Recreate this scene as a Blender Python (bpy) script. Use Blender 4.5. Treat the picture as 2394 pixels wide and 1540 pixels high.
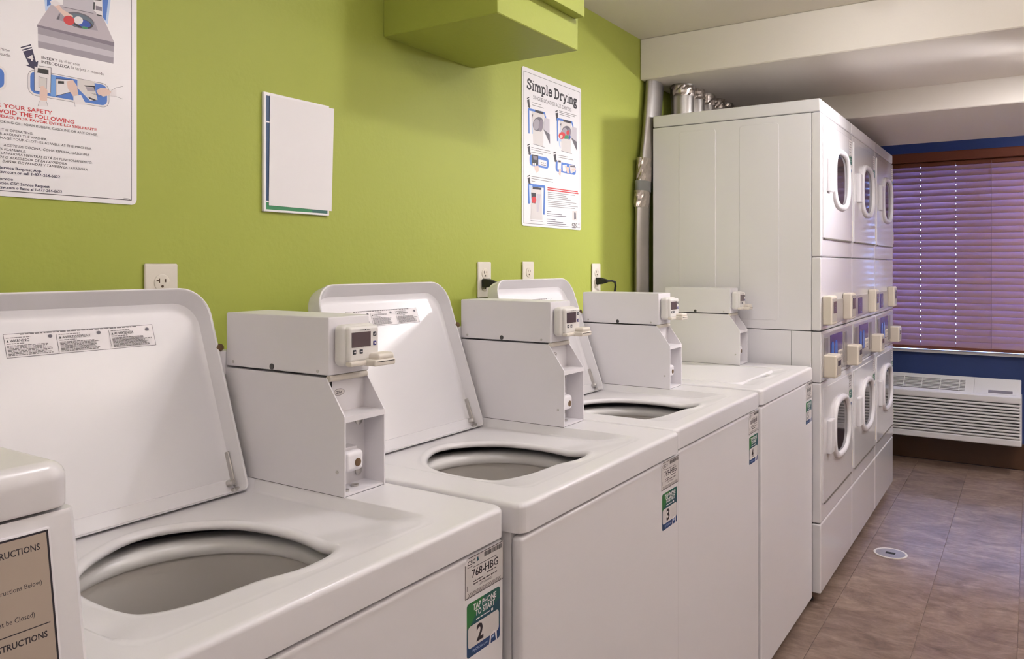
import bpy, bmesh, math, random
from mathutils import Vector, Matrix
random.seed(7)
for _o in list(bpy.data.objects): bpy.data.objects.remove(_o, do_unlink=True)
scene = bpy.context.scene
COL = scene.collection
PI = math.pi
R = math.radians

# ------------------------------------------------------------------ camera
cam = bpy.data.cameras.new('camera'); camo = bpy.data.objects.new('camera', cam); COL.objects.link(camo)
cam.sensor_width = 36.0; cam.lens = 1855.93/2394*36.0
camo.location = (0, -1.41297, 1.29684); camo.rotation_euler = (PI/2, 0, 0.57856-PI/2)
cam.shift_y = -(770-621.6)/2394; cam.clip_start = .02
scene.camera = camo
# ------------------------------------------------------------------ world, exposure
w = bpy.data.worlds.new('World'); scene.world = w; w.use_nodes = True
bg = w.node_tree.nodes['Background']; bg.inputs[0].default_value = (.30, .46, 1.0, 1); bg.inputs[1].default_value = 120.0
vs = scene.view_settings; vs.view_transform = 'Standard'; vs.look = 'None'; vs.gamma = 1; vs.use_curve_mapping = False
vs.exposure = 0.08
LAMPS = [  # x, y, z of the round fittings, radius, strength, depth of the dome
    (.88, -.957, 2.276, .045, 140, .75), (1.79, -.957, 2.276, .045, 240, .75), (2.68, -.957, 2.276, .045, 110, .75), (3.56, -1.53, 2.10, .05, 320, .3), (5.3, -2.0, 2.276, .07, 230, .3)]  # soffit and window lamps are added for brightness
SPOT = (3.69, -1.74, 2.03, .055, 1050)  # added spot head, placed to light the wall past the dryers
PANELS = [(-.55, -1.7, 2.10, 1.2, .6, .5, 14.0), (2.2, -2.3, 2.10, 1.2, .6, 1.2, 15.0), (4.3, -2.6, 2.10, 1.2, .6, 1.5, 16.0)]  # added fill panels: x, y, z, length, width, strength down, strength up

# ------------------------------------------------------------------ helpers
def lin(c): return tuple((x/12.92 if x <= .04045 else ((x+.055)/1.055)**2.4) for x in c)
def rgb(r, g, b): return lin((r/255, g/255, b/255))+(1,)
MATS = {}
def mat(name, col, rough=.5, metal=0, noise=0, nscale=8, bump=0, bscale=200, spec=.5, emit=None, coat=0, stretch=None, trans=0):
    if name in MATS: return MATS[name]
    m = bpy.data.materials.new(name); m.use_nodes = True; MATS[name] = m
    nt = m.node_tree; b = nt.nodes['Principled BSDF']
    b.inputs['Base Color'].default_value = col; b.inputs['Roughness'].default_value = rough
    b.inputs['Metallic'].default_value = metal; b.inputs['Specular IOR Level'].default_value = spec
    b.inputs['Coat Weight'].default_value = coat; b.inputs['Coat Roughness'].default_value = .12
    b.inputs['Transmission Weight'].default_value = trans
    if emit: b.inputs['Emission Color'].default_value = emit[0]; b.inputs['Emission Strength'].default_value = emit[1]
    if noise or bump:
        tc = nt.nodes.new('ShaderNodeNewGeometry')
        mp = nt.nodes.new('ShaderNodeMapping'); nt.links.new(tc.outputs['Position'], mp.inputs['Vector'])
        if stretch: mp.inputs['Scale'].default_value = stretch
    if noise:
        n = nt.nodes.new('ShaderNodeTexNoise'); n.inputs['Scale'].default_value = nscale; n.inputs['Detail'].default_value = 5
        nt.links.new(mp.outputs[0], n.inputs['Vector'])
        r = nt.nodes.new('ShaderNodeMix'); r.data_type = 'RGBA'
        r.inputs[6].default_value = tuple(max(0, x*(1-noise)) for x in col[:3])+(1,)
        r.inputs[7].default_value = tuple(min(1, x*(1+noise)) for x in col[:3])+(1,)
        nt.links.new(n.outputs['Fac'], r.inputs[0]); nt.links.new(r.outputs[2], b.inputs['Base Color'])
    if bump:
        n2 = nt.nodes.new('ShaderNodeTexNoise'); n2.inputs['Scale'].default_value = bscale; n2.inputs['Detail'].default_value = 2
        nt.links.new(mp.outputs[0], n2.inputs['Vector'])
        bp = nt.nodes.new('ShaderNodeBump'); bp.inputs['Strength'].default_value = bump; bp.inputs['Distance'].default_value = .003
        nt.links.new(n2.outputs['Fac'], bp.inputs['Height']); nt.links.new(bp.outputs[0], b.inputs['Normal'])
    return m

ENAMEL = mat('white_enamel', (.79, .765, .785, 1), .27, noise=.015, nscale=3, coat=.1)
ENAMELG = mat('gloss_enamel', (.76, .735, .745, 1), .16, noise=.015, nscale=3, coat=.5)
ENAMEL2 = mat('painted_steel', (.79, .76, .785, 1), .34, noise=.02, nscale=6)
IVORY = mat('ivory_plastic', (.74, .68, .60, 1), .38, noise=.02)
BEIGE = mat('beige_plastic', (.70, .63, .53, 1), .4, noise=.03)
READER = mat('reader_plastic', (.76, .73, .70, 1), .38, noise=.02)
SCREEN = mat('screen_glass', rgb(88, 72, 74), .18, noise=.05, nscale=40)
DARK = mat('dark_gap', (.012, .011, .010, 1), .7, noise=.1)
BLACK = mat('black_rubber', (.013, .012, .012, 1), .45, noise=.1)
STEEL = mat('zinc_steel', (.55, .53, .51, 1), .32, 1, noise=.12, nscale=30)
BRONZE = mat('bronze_bumper', rgb(120, 95, 70), .4, .6, noise=.15, nscale=60)
BASKET = mat('grey_tub', (.66, .62, .585, 1), .3, noise=.04, nscale=5)
TUBRING = mat('tub_ring_plastic', (.80, .78, .77, 1), .25, noise=.02)
GALV = mat('galvanised_duct', (.40, .375, .35, 1), .42, 1, noise=.18, nscale=14, bump=.15, bscale=18)
FOIL = mat('foil_tape', (.48, .43, .39, 1), .3, 1, noise=.25, nscale=40, bump=1.0, bscale=45)
GREEN = mat('green_wall_paint', rgb(168, 176, 80), .5, noise=.02, nscale=2, bump=.22, bscale=75, spec=.25)
BLUEP = mat('blue_wall_paint', rgb(40, 62, 118), .5, noise=.03, nscale=3, bump=.15, bscale=90)
CEIL = mat('ceiling_paint', (.80, .74, .67, 1), .7, noise=.03, nscale=1.5, bump=.15, bscale=60)
WARMW = mat('warm_white_paint', (.80, .77, .74, 1), .6, noise=.02, nscale=2)
PAPER = mat('paper', (.82, .785, .79, 1), .6, noise=.015, nscale=12)
SHEET = mat('laminated_sheet', (.86, .83, .85, 1), .3, noise=.01, nscale=6)
GLASSD = mat('dark_door_glass', (.035, .03, .035, 1), .07, noise=.2, nscale=9, spec=.7)
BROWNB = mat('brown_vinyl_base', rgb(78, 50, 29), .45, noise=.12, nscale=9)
SILL = mat('white_sill_stone', (.80, .80, .80, 1), .35, noise=.03)

def floor_mat():
    m = bpy.data.materials.new('vinyl_floor'); m.use_nodes = True; nt = m.node_tree; b = nt.nodes['Principled BSDF']
    g = nt.nodes.new('ShaderNodeNewGeometry'); oi = nt.nodes.new('ShaderNodeObjectInfo')
    mp = nt.nodes.new('ShaderNodeMapping'); mp.inputs['Scale'].default_value = (1.0, .5, 1)
    nt.links.new(g.outputs['Position'], mp.inputs['Vector'])
    ad = nt.nodes.new('ShaderNodeVectorMath'); ad.operation = 'ADD'
    sc = nt.nodes.new('ShaderNodeMath'); sc.operation = 'MULTIPLY'; sc.inputs[1].default_value = 37
    nt.links.new(oi.outputs['Random'], sc.inputs[0]); nt.links.new(mp.outputs[0], ad.inputs[0]); nt.links.new(sc.outputs[0], ad.inputs[1])
    n1 = nt.nodes.new('ShaderNodeTexNoise'); n1.inputs['Scale'].default_value = 9; n1.inputs['Detail'].default_value = 8; n1.inputs['Roughness'].default_value = .68; n1.inputs['Distortion'].default_value = 1.2
    n2 = nt.nodes.new('ShaderNodeTexNoise'); n2.inputs['Scale'].default_value = 60; n2.inputs['Detail'].default_value = 7; n2.inputs['Roughness'].default_value = .7
    for n in (n1, n2): nt.links.new(ad.outputs[0], n.inputs['Vector'])
    cr = nt.nodes.new('ShaderNodeValToRGB'); e = cr.color_ramp.elements
    e[0].position = .30; e[0].color = rgb(98, 78, 66); e[1].position = .72; e[1].color = rgb(166, 144, 128)
    k = cr.color_ramp.elements.new(.5); k.color = rgb(134, 112, 99)
    nt.links.new(n1.outputs['Fac'], cr.inputs[0])
    mx = nt.nodes.new('ShaderNodeMix'); mx.data_type = 'RGBA'; mx.blend_type = 'OVERLAY'; mx.inputs[0].default_value = .6
    nt.links.new(cr.outputs[0], mx.inputs[6]); nt.links.new(n2.outputs['Fac'], mx.inputs[7])
    hv = nt.nodes.new('ShaderNodeHueSaturation'); ma = nt.nodes.new('ShaderNodeMapRange')
    ma.inputs[3].default_value = .92; ma.inputs[4].default_value = 1.06
    nt.links.new(oi.outputs['Random'], ma.inputs[0]); nt.links.new(ma.outputs[0], hv.inputs['Value']); nt.links.new(mx.outputs[2], hv.inputs['Color'])
    nt.links.new(hv.outputs[0], b.inputs['Base Color'])
    b.inputs['Roughness'].default_value = .36
    bp = nt.nodes.new('ShaderNodeBump'); bp.inputs['Strength'].default_value = .25; bp.inputs['Distance'].default_value = .002
    nt.links.new(n1.outputs['Fac'], bp.inputs['Height']); nt.links.new(bp.outputs[0], b.inputs['Normal'])
    return m
FLOORM = floor_mat()
def slat_mat():
    m = bpy.data.materials.new('blind_slat_vinyl'); m.use_nodes = True; nt = m.node_tree
    b = nt.nodes['Principled BSDF']; out = nt.nodes['Material Output']
    b.inputs['Roughness'].default_value = .4
    g = nt.nodes.new('ShaderNodeNewGeometry'); mp = nt.nodes.new('ShaderNodeMapping'); mp.inputs['Scale'].default_value = (40, 3, 40)
    n = nt.nodes.new('ShaderNodeTexNoise'); n.inputs['Scale'].default_value = 2
    nt.links.new(g.outputs['Position'], mp.inputs['Vector']); nt.links.new(mp.outputs[0], n.inputs['Vector'])
    cr = nt.nodes.new('ShaderNodeValToRGB'); cr.color_ramp.elements[0].color = (.27, .15, .125, 1); cr.color_ramp.elements[1].color = (.34, .19, .155, 1)
    nt.links.new(n.outputs['Fac'], cr.inputs[0]); nt.links.new(cr.outputs[0], b.inputs['Base Color'])
    t = nt.nodes.new('ShaderNodeBsdfTranslucent'); t.inputs[0].default_value = (.40, .30, .42, 1)
    mx = nt.nodes.new('ShaderNodeMixShader'); mx.inputs[0].default_value = .2
    nt.links.new(b.outputs[0], mx.inputs[1]); nt.links.new(t.outputs[0], mx.inputs[2]); nt.links.new(mx.outputs[0], out.inputs[0])
    return m
SLATM = slat_mat()
def pane_mat():
    m = bpy.data.materials.new('window_pane'); m.use_nodes = True; nt = m.node_tree; out = nt.nodes['Material Output']
    nt.nodes.remove(nt.nodes['Principled BSDF'])
    t = nt.nodes.new('ShaderNodeBsdfTransparent'); t.inputs[0].default_value = (.92, .95, .97, 1)
    gl = nt.nodes.new('ShaderNodeBsdfGlossy'); gl.inputs['Roughness'].default_value = .02
    fr = nt.nodes.new('ShaderNodeFresnel'); mx = nt.nodes.new('ShaderNodeMixShader')
    nt.links.new(fr.outputs[0], mx.inputs[0]); nt.links.new(t.outputs[0], mx.inputs[1]); nt.links.new(gl.outputs[0], mx.inputs[2]); nt.links.new(mx.outputs[0], out.inputs[0])
    return m
PANE = pane_mat()
PC = dict(white=(232, 226, 228), paper=(214, 208, 206), ltblue=(190, 210, 240), blue=(66, 116, 200), blue2=(20, 70, 170), blue3=(110, 160, 225), lilac=(188, 178, 186),
          grey2=(196, 190, 198), grey3=(160, 152, 162), grey4=(128, 118, 130), grey5=(96, 90, 100), grey6=(96, 88, 92), slate=(90, 104, 120), ink=(34, 26, 36), black=(24, 20, 22),
          navy=(40, 32, 72), red=(206, 42, 48), skin=(226, 196, 184), green=(40, 130, 80), orange=(226, 120, 40), tgreen=(44, 118, 60), tgreen2=(24, 92, 84), teal=(22, 74, 92), tblue=(24, 60, 116), dkblue=(10, 60, 104), wood=(170, 140, 90))
def pmat(c): return mat('print_'+c, rgb(*PC[c]), .42, noise=.02, nscale=50)

def finish(o, label=None, cat=None, group=None, kind=None):
    if label: o['label'] = label
    if cat: o['category'] = cat
    if group: o['group'] = group
    if kind: o['kind'] = kind
    return o
def link(name, me, parent=None, loc=(0, 0, 0), rot=(0, 0, 0)):
    o = bpy.data.objects.new(name, me); COL.objects.link(o); o.parent = parent; o.location = loc; o.rotation_euler = rot
    if me is not None and me.get('wn'):
        m = o.modifiers.new('weighted', 'WEIGHTED_NORMAL'); m.keep_sharp = True; m.weight = 80
    return o
def root(name, loc, label, cat, group=None):
    return finish(link(name, None, None, loc), label, cat, group)
CACHE = {}
def smooth(me, ang=35):
    for p in me.polygons: p.use_smooth = True
    try: me.set_sharp_from_angle(angle=R(ang))
    except Exception: pass
def mesh(key, build, material, sm=True, ang=35):
    """build(bm) fills a bmesh; the mesh is shared between alike pieces through key"""
    if key in CACHE: return CACHE[key]
    bm = bmesh.new(); build(bm); bmesh.ops.recalc_face_normals(bm, faces=bm.faces)
    me = bpy.data.meshes.new(key); bm.to_mesh(me); bm.free()
    for m in (material if isinstance(material, (list, tuple)) else [material]): me.materials.append(m)
    if sm: smooth(me, ang); me['wn'] = 1
    CACHE[key] = me
    return me
def box(bm, x0, x1, y0, y1, z0, z1, bev=0, seg=2, mi=0):
    b2 = bmesh.new(); bmesh.ops.create_cube(b2, size=1)
    for v in b2.verts: v.co = Vector(((x0+x1)/2+v.co.x*(x1-x0), (y0+y1)/2+v.co.y*(y1-y0), (z0+z1)/2+v.co.z*(z1-z0)))
    if bev: bmesh.ops.bevel(b2, geom=list(b2.edges), offset=bev, segments=seg, profile=.5, affect='EDGES')
    merge(bm, b2, mi)
def merge(bm, b2, mi=0, mtx=None):
    vm = [bm.verts.new(mtx @ v.co if mtx else v.co) for v in b2.verts]; b2.verts.index_update()
    for f in b2.faces:
        try: nf = bm.faces.new([vm[v.index] for v in f.verts]); nf.material_index = mi or f.material_index
        except ValueError: pass
    b2.free()
def loops(bm, rings, cap0=False, cap1=False, closed=True, mi=0):
    vs = [[bm.verts.new(p) for p in r] for r in rings]; n = len(rings[0])
    for a, b in zip(vs[:-1], vs[1:]):
        for i in range(n if closed else n-1):
            f = bm.faces.new((a[i], a[(i+1) % n], b[(i+1) % n], b[i])); f.material_index = mi
    if cap0: bm.faces.new(vs[0][::-1]).material_index = mi
    if cap1: bm.faces.new(vs[-1]).material_index = mi
def lathe(bm, prof, c=(0, 0, 0), axis='z', n=32, cap0=False, cap1=False, mi=0):
    rings = []
    for r, h in prof:
        rg = []
        for i in range(n):
            a = 2*PI*i/n; u, v = r*math.cos(a), r*math.sin(a)
            p = {'z': (u, v, h), 'y': (u, h, v), 'x': (h, u, v)}[axis]
            rg.append((p[0]+c[0], p[1]+c[1], p[2]+c[2]))
        rings.append(rg)
    loops(bm, rings, cap0, cap1, True, mi)
def rrect(x0, y0, x1, y1, r, n=6):
    rs = r if isinstance(r, (list, tuple)) else (r,)*4      # bl, br, tr, tl
    out = []
    for (cx, cy, a0, rr) in ((x0+rs[0], y0+rs[0], PI, rs[0]), (x1-rs[1], y0+rs[1], 1.5*PI, rs[1]), (x1-rs[2], y1-rs[2], 0, rs[2]), (x0+rs[3], y1-rs[3], .5*PI, rs[3])):
        for i in range(n+1):
            a = a0+.5*PI*i/n; out.append((cx+rr*math.cos(a), cy+rr*math.sin(a)))
    return out
def cap_box(bm, x0, x1, y0, y1, z0, z1, r, cr=.012):
    def rg(d, z): return [(q[0], q[1], z) for q in rrect(x0+d, y0+d, x1-d, y1-d, max(.002, cr-d), 5)]
    loops(bm, [rg(.003, z0), rg(.0005, z0+.001), rg(0, z0+.003)]+[rg(r*(1-math.cos(i*PI/10)), z1-r+r*math.sin(i*PI/10)) for i in range(6)], True, True)
def tube(bm, pts, r, n=10, cap=True, flat=1.0, mi=0):
    pts = [Vector(p) for p in pts]; rings = []; up = Vector((0, 0, 1))
    for i, p in enumerate(pts):
        d = (pts[min(i+1, len(pts)-1)]-pts[max(i-1, 0)]).normalized()
        s = d.cross(up); s = Vector((1, 0, 0)) if s.length < 1e-3 else s.normalized()
        if abs(d.z) > .6: s = (Vector((1, 0, 0))-d*d.x).normalized()
        t = d.cross(s); rr = r[i] if isinstance(r, (list, tuple)) else r
        rings.append([p+s*rr*math.cos(2*PI*k/n)+t*rr*flat*math.sin(2*PI*k/n) for k in range(n)])
    loops(bm, rings, cap, cap, True, mi)

# flat print: lettering and drawings on a sheet, in mm from its lower left corner, facing -y
TXT = {}
def text_mesh(s, bold=0, shear=0):
    k = (s, bold, shear)
    if k in TXT: return TXT[k]
    cu = bpy.data.curves.new('t', 'FONT'); cu.body = s; cu.size = 1; cu.shear = shear; cu.offset = 0 if 'M' in s else (.016 if bold == 1 else (bold if bold else 0)); cu.resolution_u = 2
    o = bpy.data.objects.new('t', cu); COL.objects.link(o); dg = bpy.context.evaluated_depsgraph_get(); ev = o.evaluated_get(dg); me = ev.to_mesh()
    v = [(p.co.x, p.co.y) for p in me.vertices]; f = [tuple(p.vertices) for p in me.polygons]
    ev.to_mesh_clear(); bpy.data.objects.remove(o); bpy.data.curves.remove(cu)
    TXT[k] = (v, f); return TXT[k]
def ext(v): return min(p[0] for p in v), max(p[0] for p in v), min(p[1] for p in v), max(p[1] for p in v)
CAPH = ext(text_mesh('H')[0])[3]
class Print:
    def __init__(s): s.bm = bmesh.new(); s.cols = []; s.k = 0
    def mi(s, c):
        if c not in s.cols: s.cols.append(c)
        return s.cols.index(c)
    def y(s): s.k += 1; return -(.00006+s.k*.000004)
    def face(s, pts, c, y=None):
        y = s.y() if y is None else y
        a = sum(pts[i][0]*pts[(i+1) % len(pts)][1]-pts[(i+1) % len(pts)][0]*pts[i][1] for i in range(len(pts)))
        if a < 0: pts = pts[::-1]
        try: f = s.bm.faces.new([s.bm.verts.new((p[0]/1000, y, p[1]/1000)) for p in pts]); f.material_index = s.mi(c)
        except ValueError: pass
    def rect(s, c, x0, y0, x1, y1): s.face([(x0, y0), (x1, y0), (x1, y1), (x0, y1)], c)
    def rr(s, c, x0, y0, x1, y1, r): s.face(rrect(x0, y0, x1, y1, r, 5), c)
    def frame(s, c, x0, y0, x1, y1, t):
        y = s.y()
        for q in ((x0, y0, x1, y0+t), (x0, y1-t, x1, y1), (x0, y0, x0+t, y1), (x1-t, y0, x1, y1)):
            s.face([(q[0], q[1]), (q[2], q[1]), (q[2], q[3]), (q[0], q[3])], c, y); y -= .000001
    def line(s, c, w, pts):
        y = s.y()
        for a, b in zip(pts[:-1], pts[1:]):
            d = Vector((b[0]-a[0], b[1]-a[1]))
            if d.length < 1e-6: continue
            d.normalize(); n = Vector((-d.y, d.x))*w/2; e = d*(w*.25 if len(pts) > 2 else 0)
            s.face([(a[0]-e.x-n.x, a[1]-e.y-n.y), (b[0]+e.x-n.x, b[1]+e.y-n.y), (b[0]+e.x+n.x, b[1]+e.y+n.y), (a[0]-e.x+n.x, a[1]-e.y+n.y)], c, y); y -= .000001
    def text(s, c, full, vis, x0, x1, base, cap, bold=0, shear=0):
        va = ext(text_mesh(vis, bold, shear)[0]); sx = (x1-x0)/(va[1]-va[0]); sy = cap/CAPH
        v, f = text_mesh(full, bold, shear); e = ext(v); y = s.y(); m = s.mi(c)
        vv = [s.bm.verts.new(((x1+(p[0]-e[1])*sx)/1000, y, (base+p[1]*sy)/1000)) for p in v]
        for q in f:
            try: s.bm.faces.new([vv[i] for i in q]).material_index = m
            except ValueError: pass
    def greek(s, c, x0, x1, y0, n, dy, h, ragged=.3):
        for i in range(n):
            x = x0; end = x1-(x1-x0)*random.random()*ragged
            while x < end:
                l = random.uniform(2.0, 6.0)*h; s.rect(c, x, y0-i*dy, min(x+l, end), y0-i*dy+h); x += l+h*.9
    def items(s, L):
        for a in L:
            if a[0] == 'P': s.face(a[2], a[1])
            elif a[0] == 'L': s.line(a[1], a[2], a[3])
            elif a[0] == 'T': s.text(*a[1:])
            elif a[0] == 'R': s.rr(*a[1:])
            elif a[0] == 'S': s.serif_title(*a[1:])
    def serif_title(s, c, x0, base, x1, cap):
        # slab-serif lettering "Simple Drying" drawn stroke by stroke
        G = {'S': (.62, [[(.5, .55), (.48, .66), (.36, .72), (.22, .71), (.12, .62), (.13, .49), (.26, .41), (.4, .33), (.5, .22), (.47, .08), (.34, .0), (.2, .0), (.1, .08), (.08, .2)], [(.53, .72), (.53, .53)], [(.06, 0), (.06, .2)]]),
             'i': (.32, [[(.16, 0), (.16, .5)], [(.03, .0), (.29, .0)], [(.03, .5), (.16, .5)], [(.13, .68), (.2, .68)]]),
             'm': (.86, [[(.14, 0), (.14, .5)], [(.02, 0), (.26, 0)], [(.02, .5), (.14, .5)], [(.14, .38), (.26, .49), (.36, .49), (.43, .38), (.43, 0)], [(.34, 0), (.53, 0)], [(.43, .38), (.55, .49), (.65, .49), (.72, .38), (.72, 0)], [(.63, 0), (.84, 0)]]),
             'p': (.6, [[(.15, -.22), (.15, .5)], [(.02, -.22), (.3, -.22)], [(.02, .5), (.15, .5)], [(.15, .38), (.28, .5), (.42, .48), (.51, .36), (.51, .16), (.42, .02), (.28, 0), (.15, .1)]]),
             'l': (.32, [[(.16, 0), (.16, .74)], [(.03, 0), (.29, 0)], [(.03, .74), (.16, .74)]]),
             'e': (.54, [[(.1, .27), (.46, .27), (.44, .42), (.34, .5), (.22, .5), (.11, .4), (.08, .25), (.12, .08), (.24, 0), (.36, .01), (.47, .11)]]),
             ' ': (.26, []),
             'D': (.74, [[(.17, 0), (.17, .72)], [(.02, 0), (.36, 0), (.52, .06), (.62, .2), (.64, .36), (.62, .53), (.52, .66), (.36, .72), (.02, .72)]]),
             'r': (.46, [[(.15, 0), (.15, .5)], [(.02, 0), (.3, 0)], [(.02, .5), (.15, .5)], [(.15, .34), (.26, .48), (.38, .5), (.43, .42)]]),
             'y': (.58, [[(.1, .5), (.3, .02)], [(.5, .5), (.24, -.18), (.1, -.22)], [(.0, .5), (.22, .5)], [(.4, .5), (.58, .5)]]),
             'n': (.6, [[(.14, 0), (.14, .5)], [(.02, 0), (.26, 0)], [(.02, .5), (.14, .5)], [(.14, .38), (.26, .49), (.38, .49), (.45, .38), (.45, 0)], [(.34, 0), (.58, 0)]]),
             'g': (.56, [[(.38, .46), (.28, .5), (.15, .46), (.1, .34), (.15, .22), (.28, .18), (.4, .24), (.43, .36), (.38, .46)], [(.4, .47), (.52, .5)], [(.2, .18), (.12, .08), (.22, .02), (.4, .0), (.48, -.08), (.44, -.2), (.28, -.25), (.12, -.2), (.08, -.1), (.16, 0)]])}
        T = 'Simple Drying'; tot = sum(G[ch][0] for ch in T); k = (x1-x0)/tot; ky = cap/.74; x = 0
        for ch in T:
            for i, st in enumerate(G[ch][1]):
                serif = len(st) == 2 and st[0][1] == st[1][1]
                s.line(c, (.085 if serif else .135)*k*1.02, [(x0+(x+p[0])*k, base+p[1]*ky) for p in st])
            x += G[ch][0]
    def build(s, name, parent, loc=(0, 0, 0), key=None):
        me = bpy.data.meshes.new(key or name); s.bm.to_mesh(me); s.bm.free()
        for c in s.cols: me.materials.append(pmat(c))
        return link(name, me, parent, loc)
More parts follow.
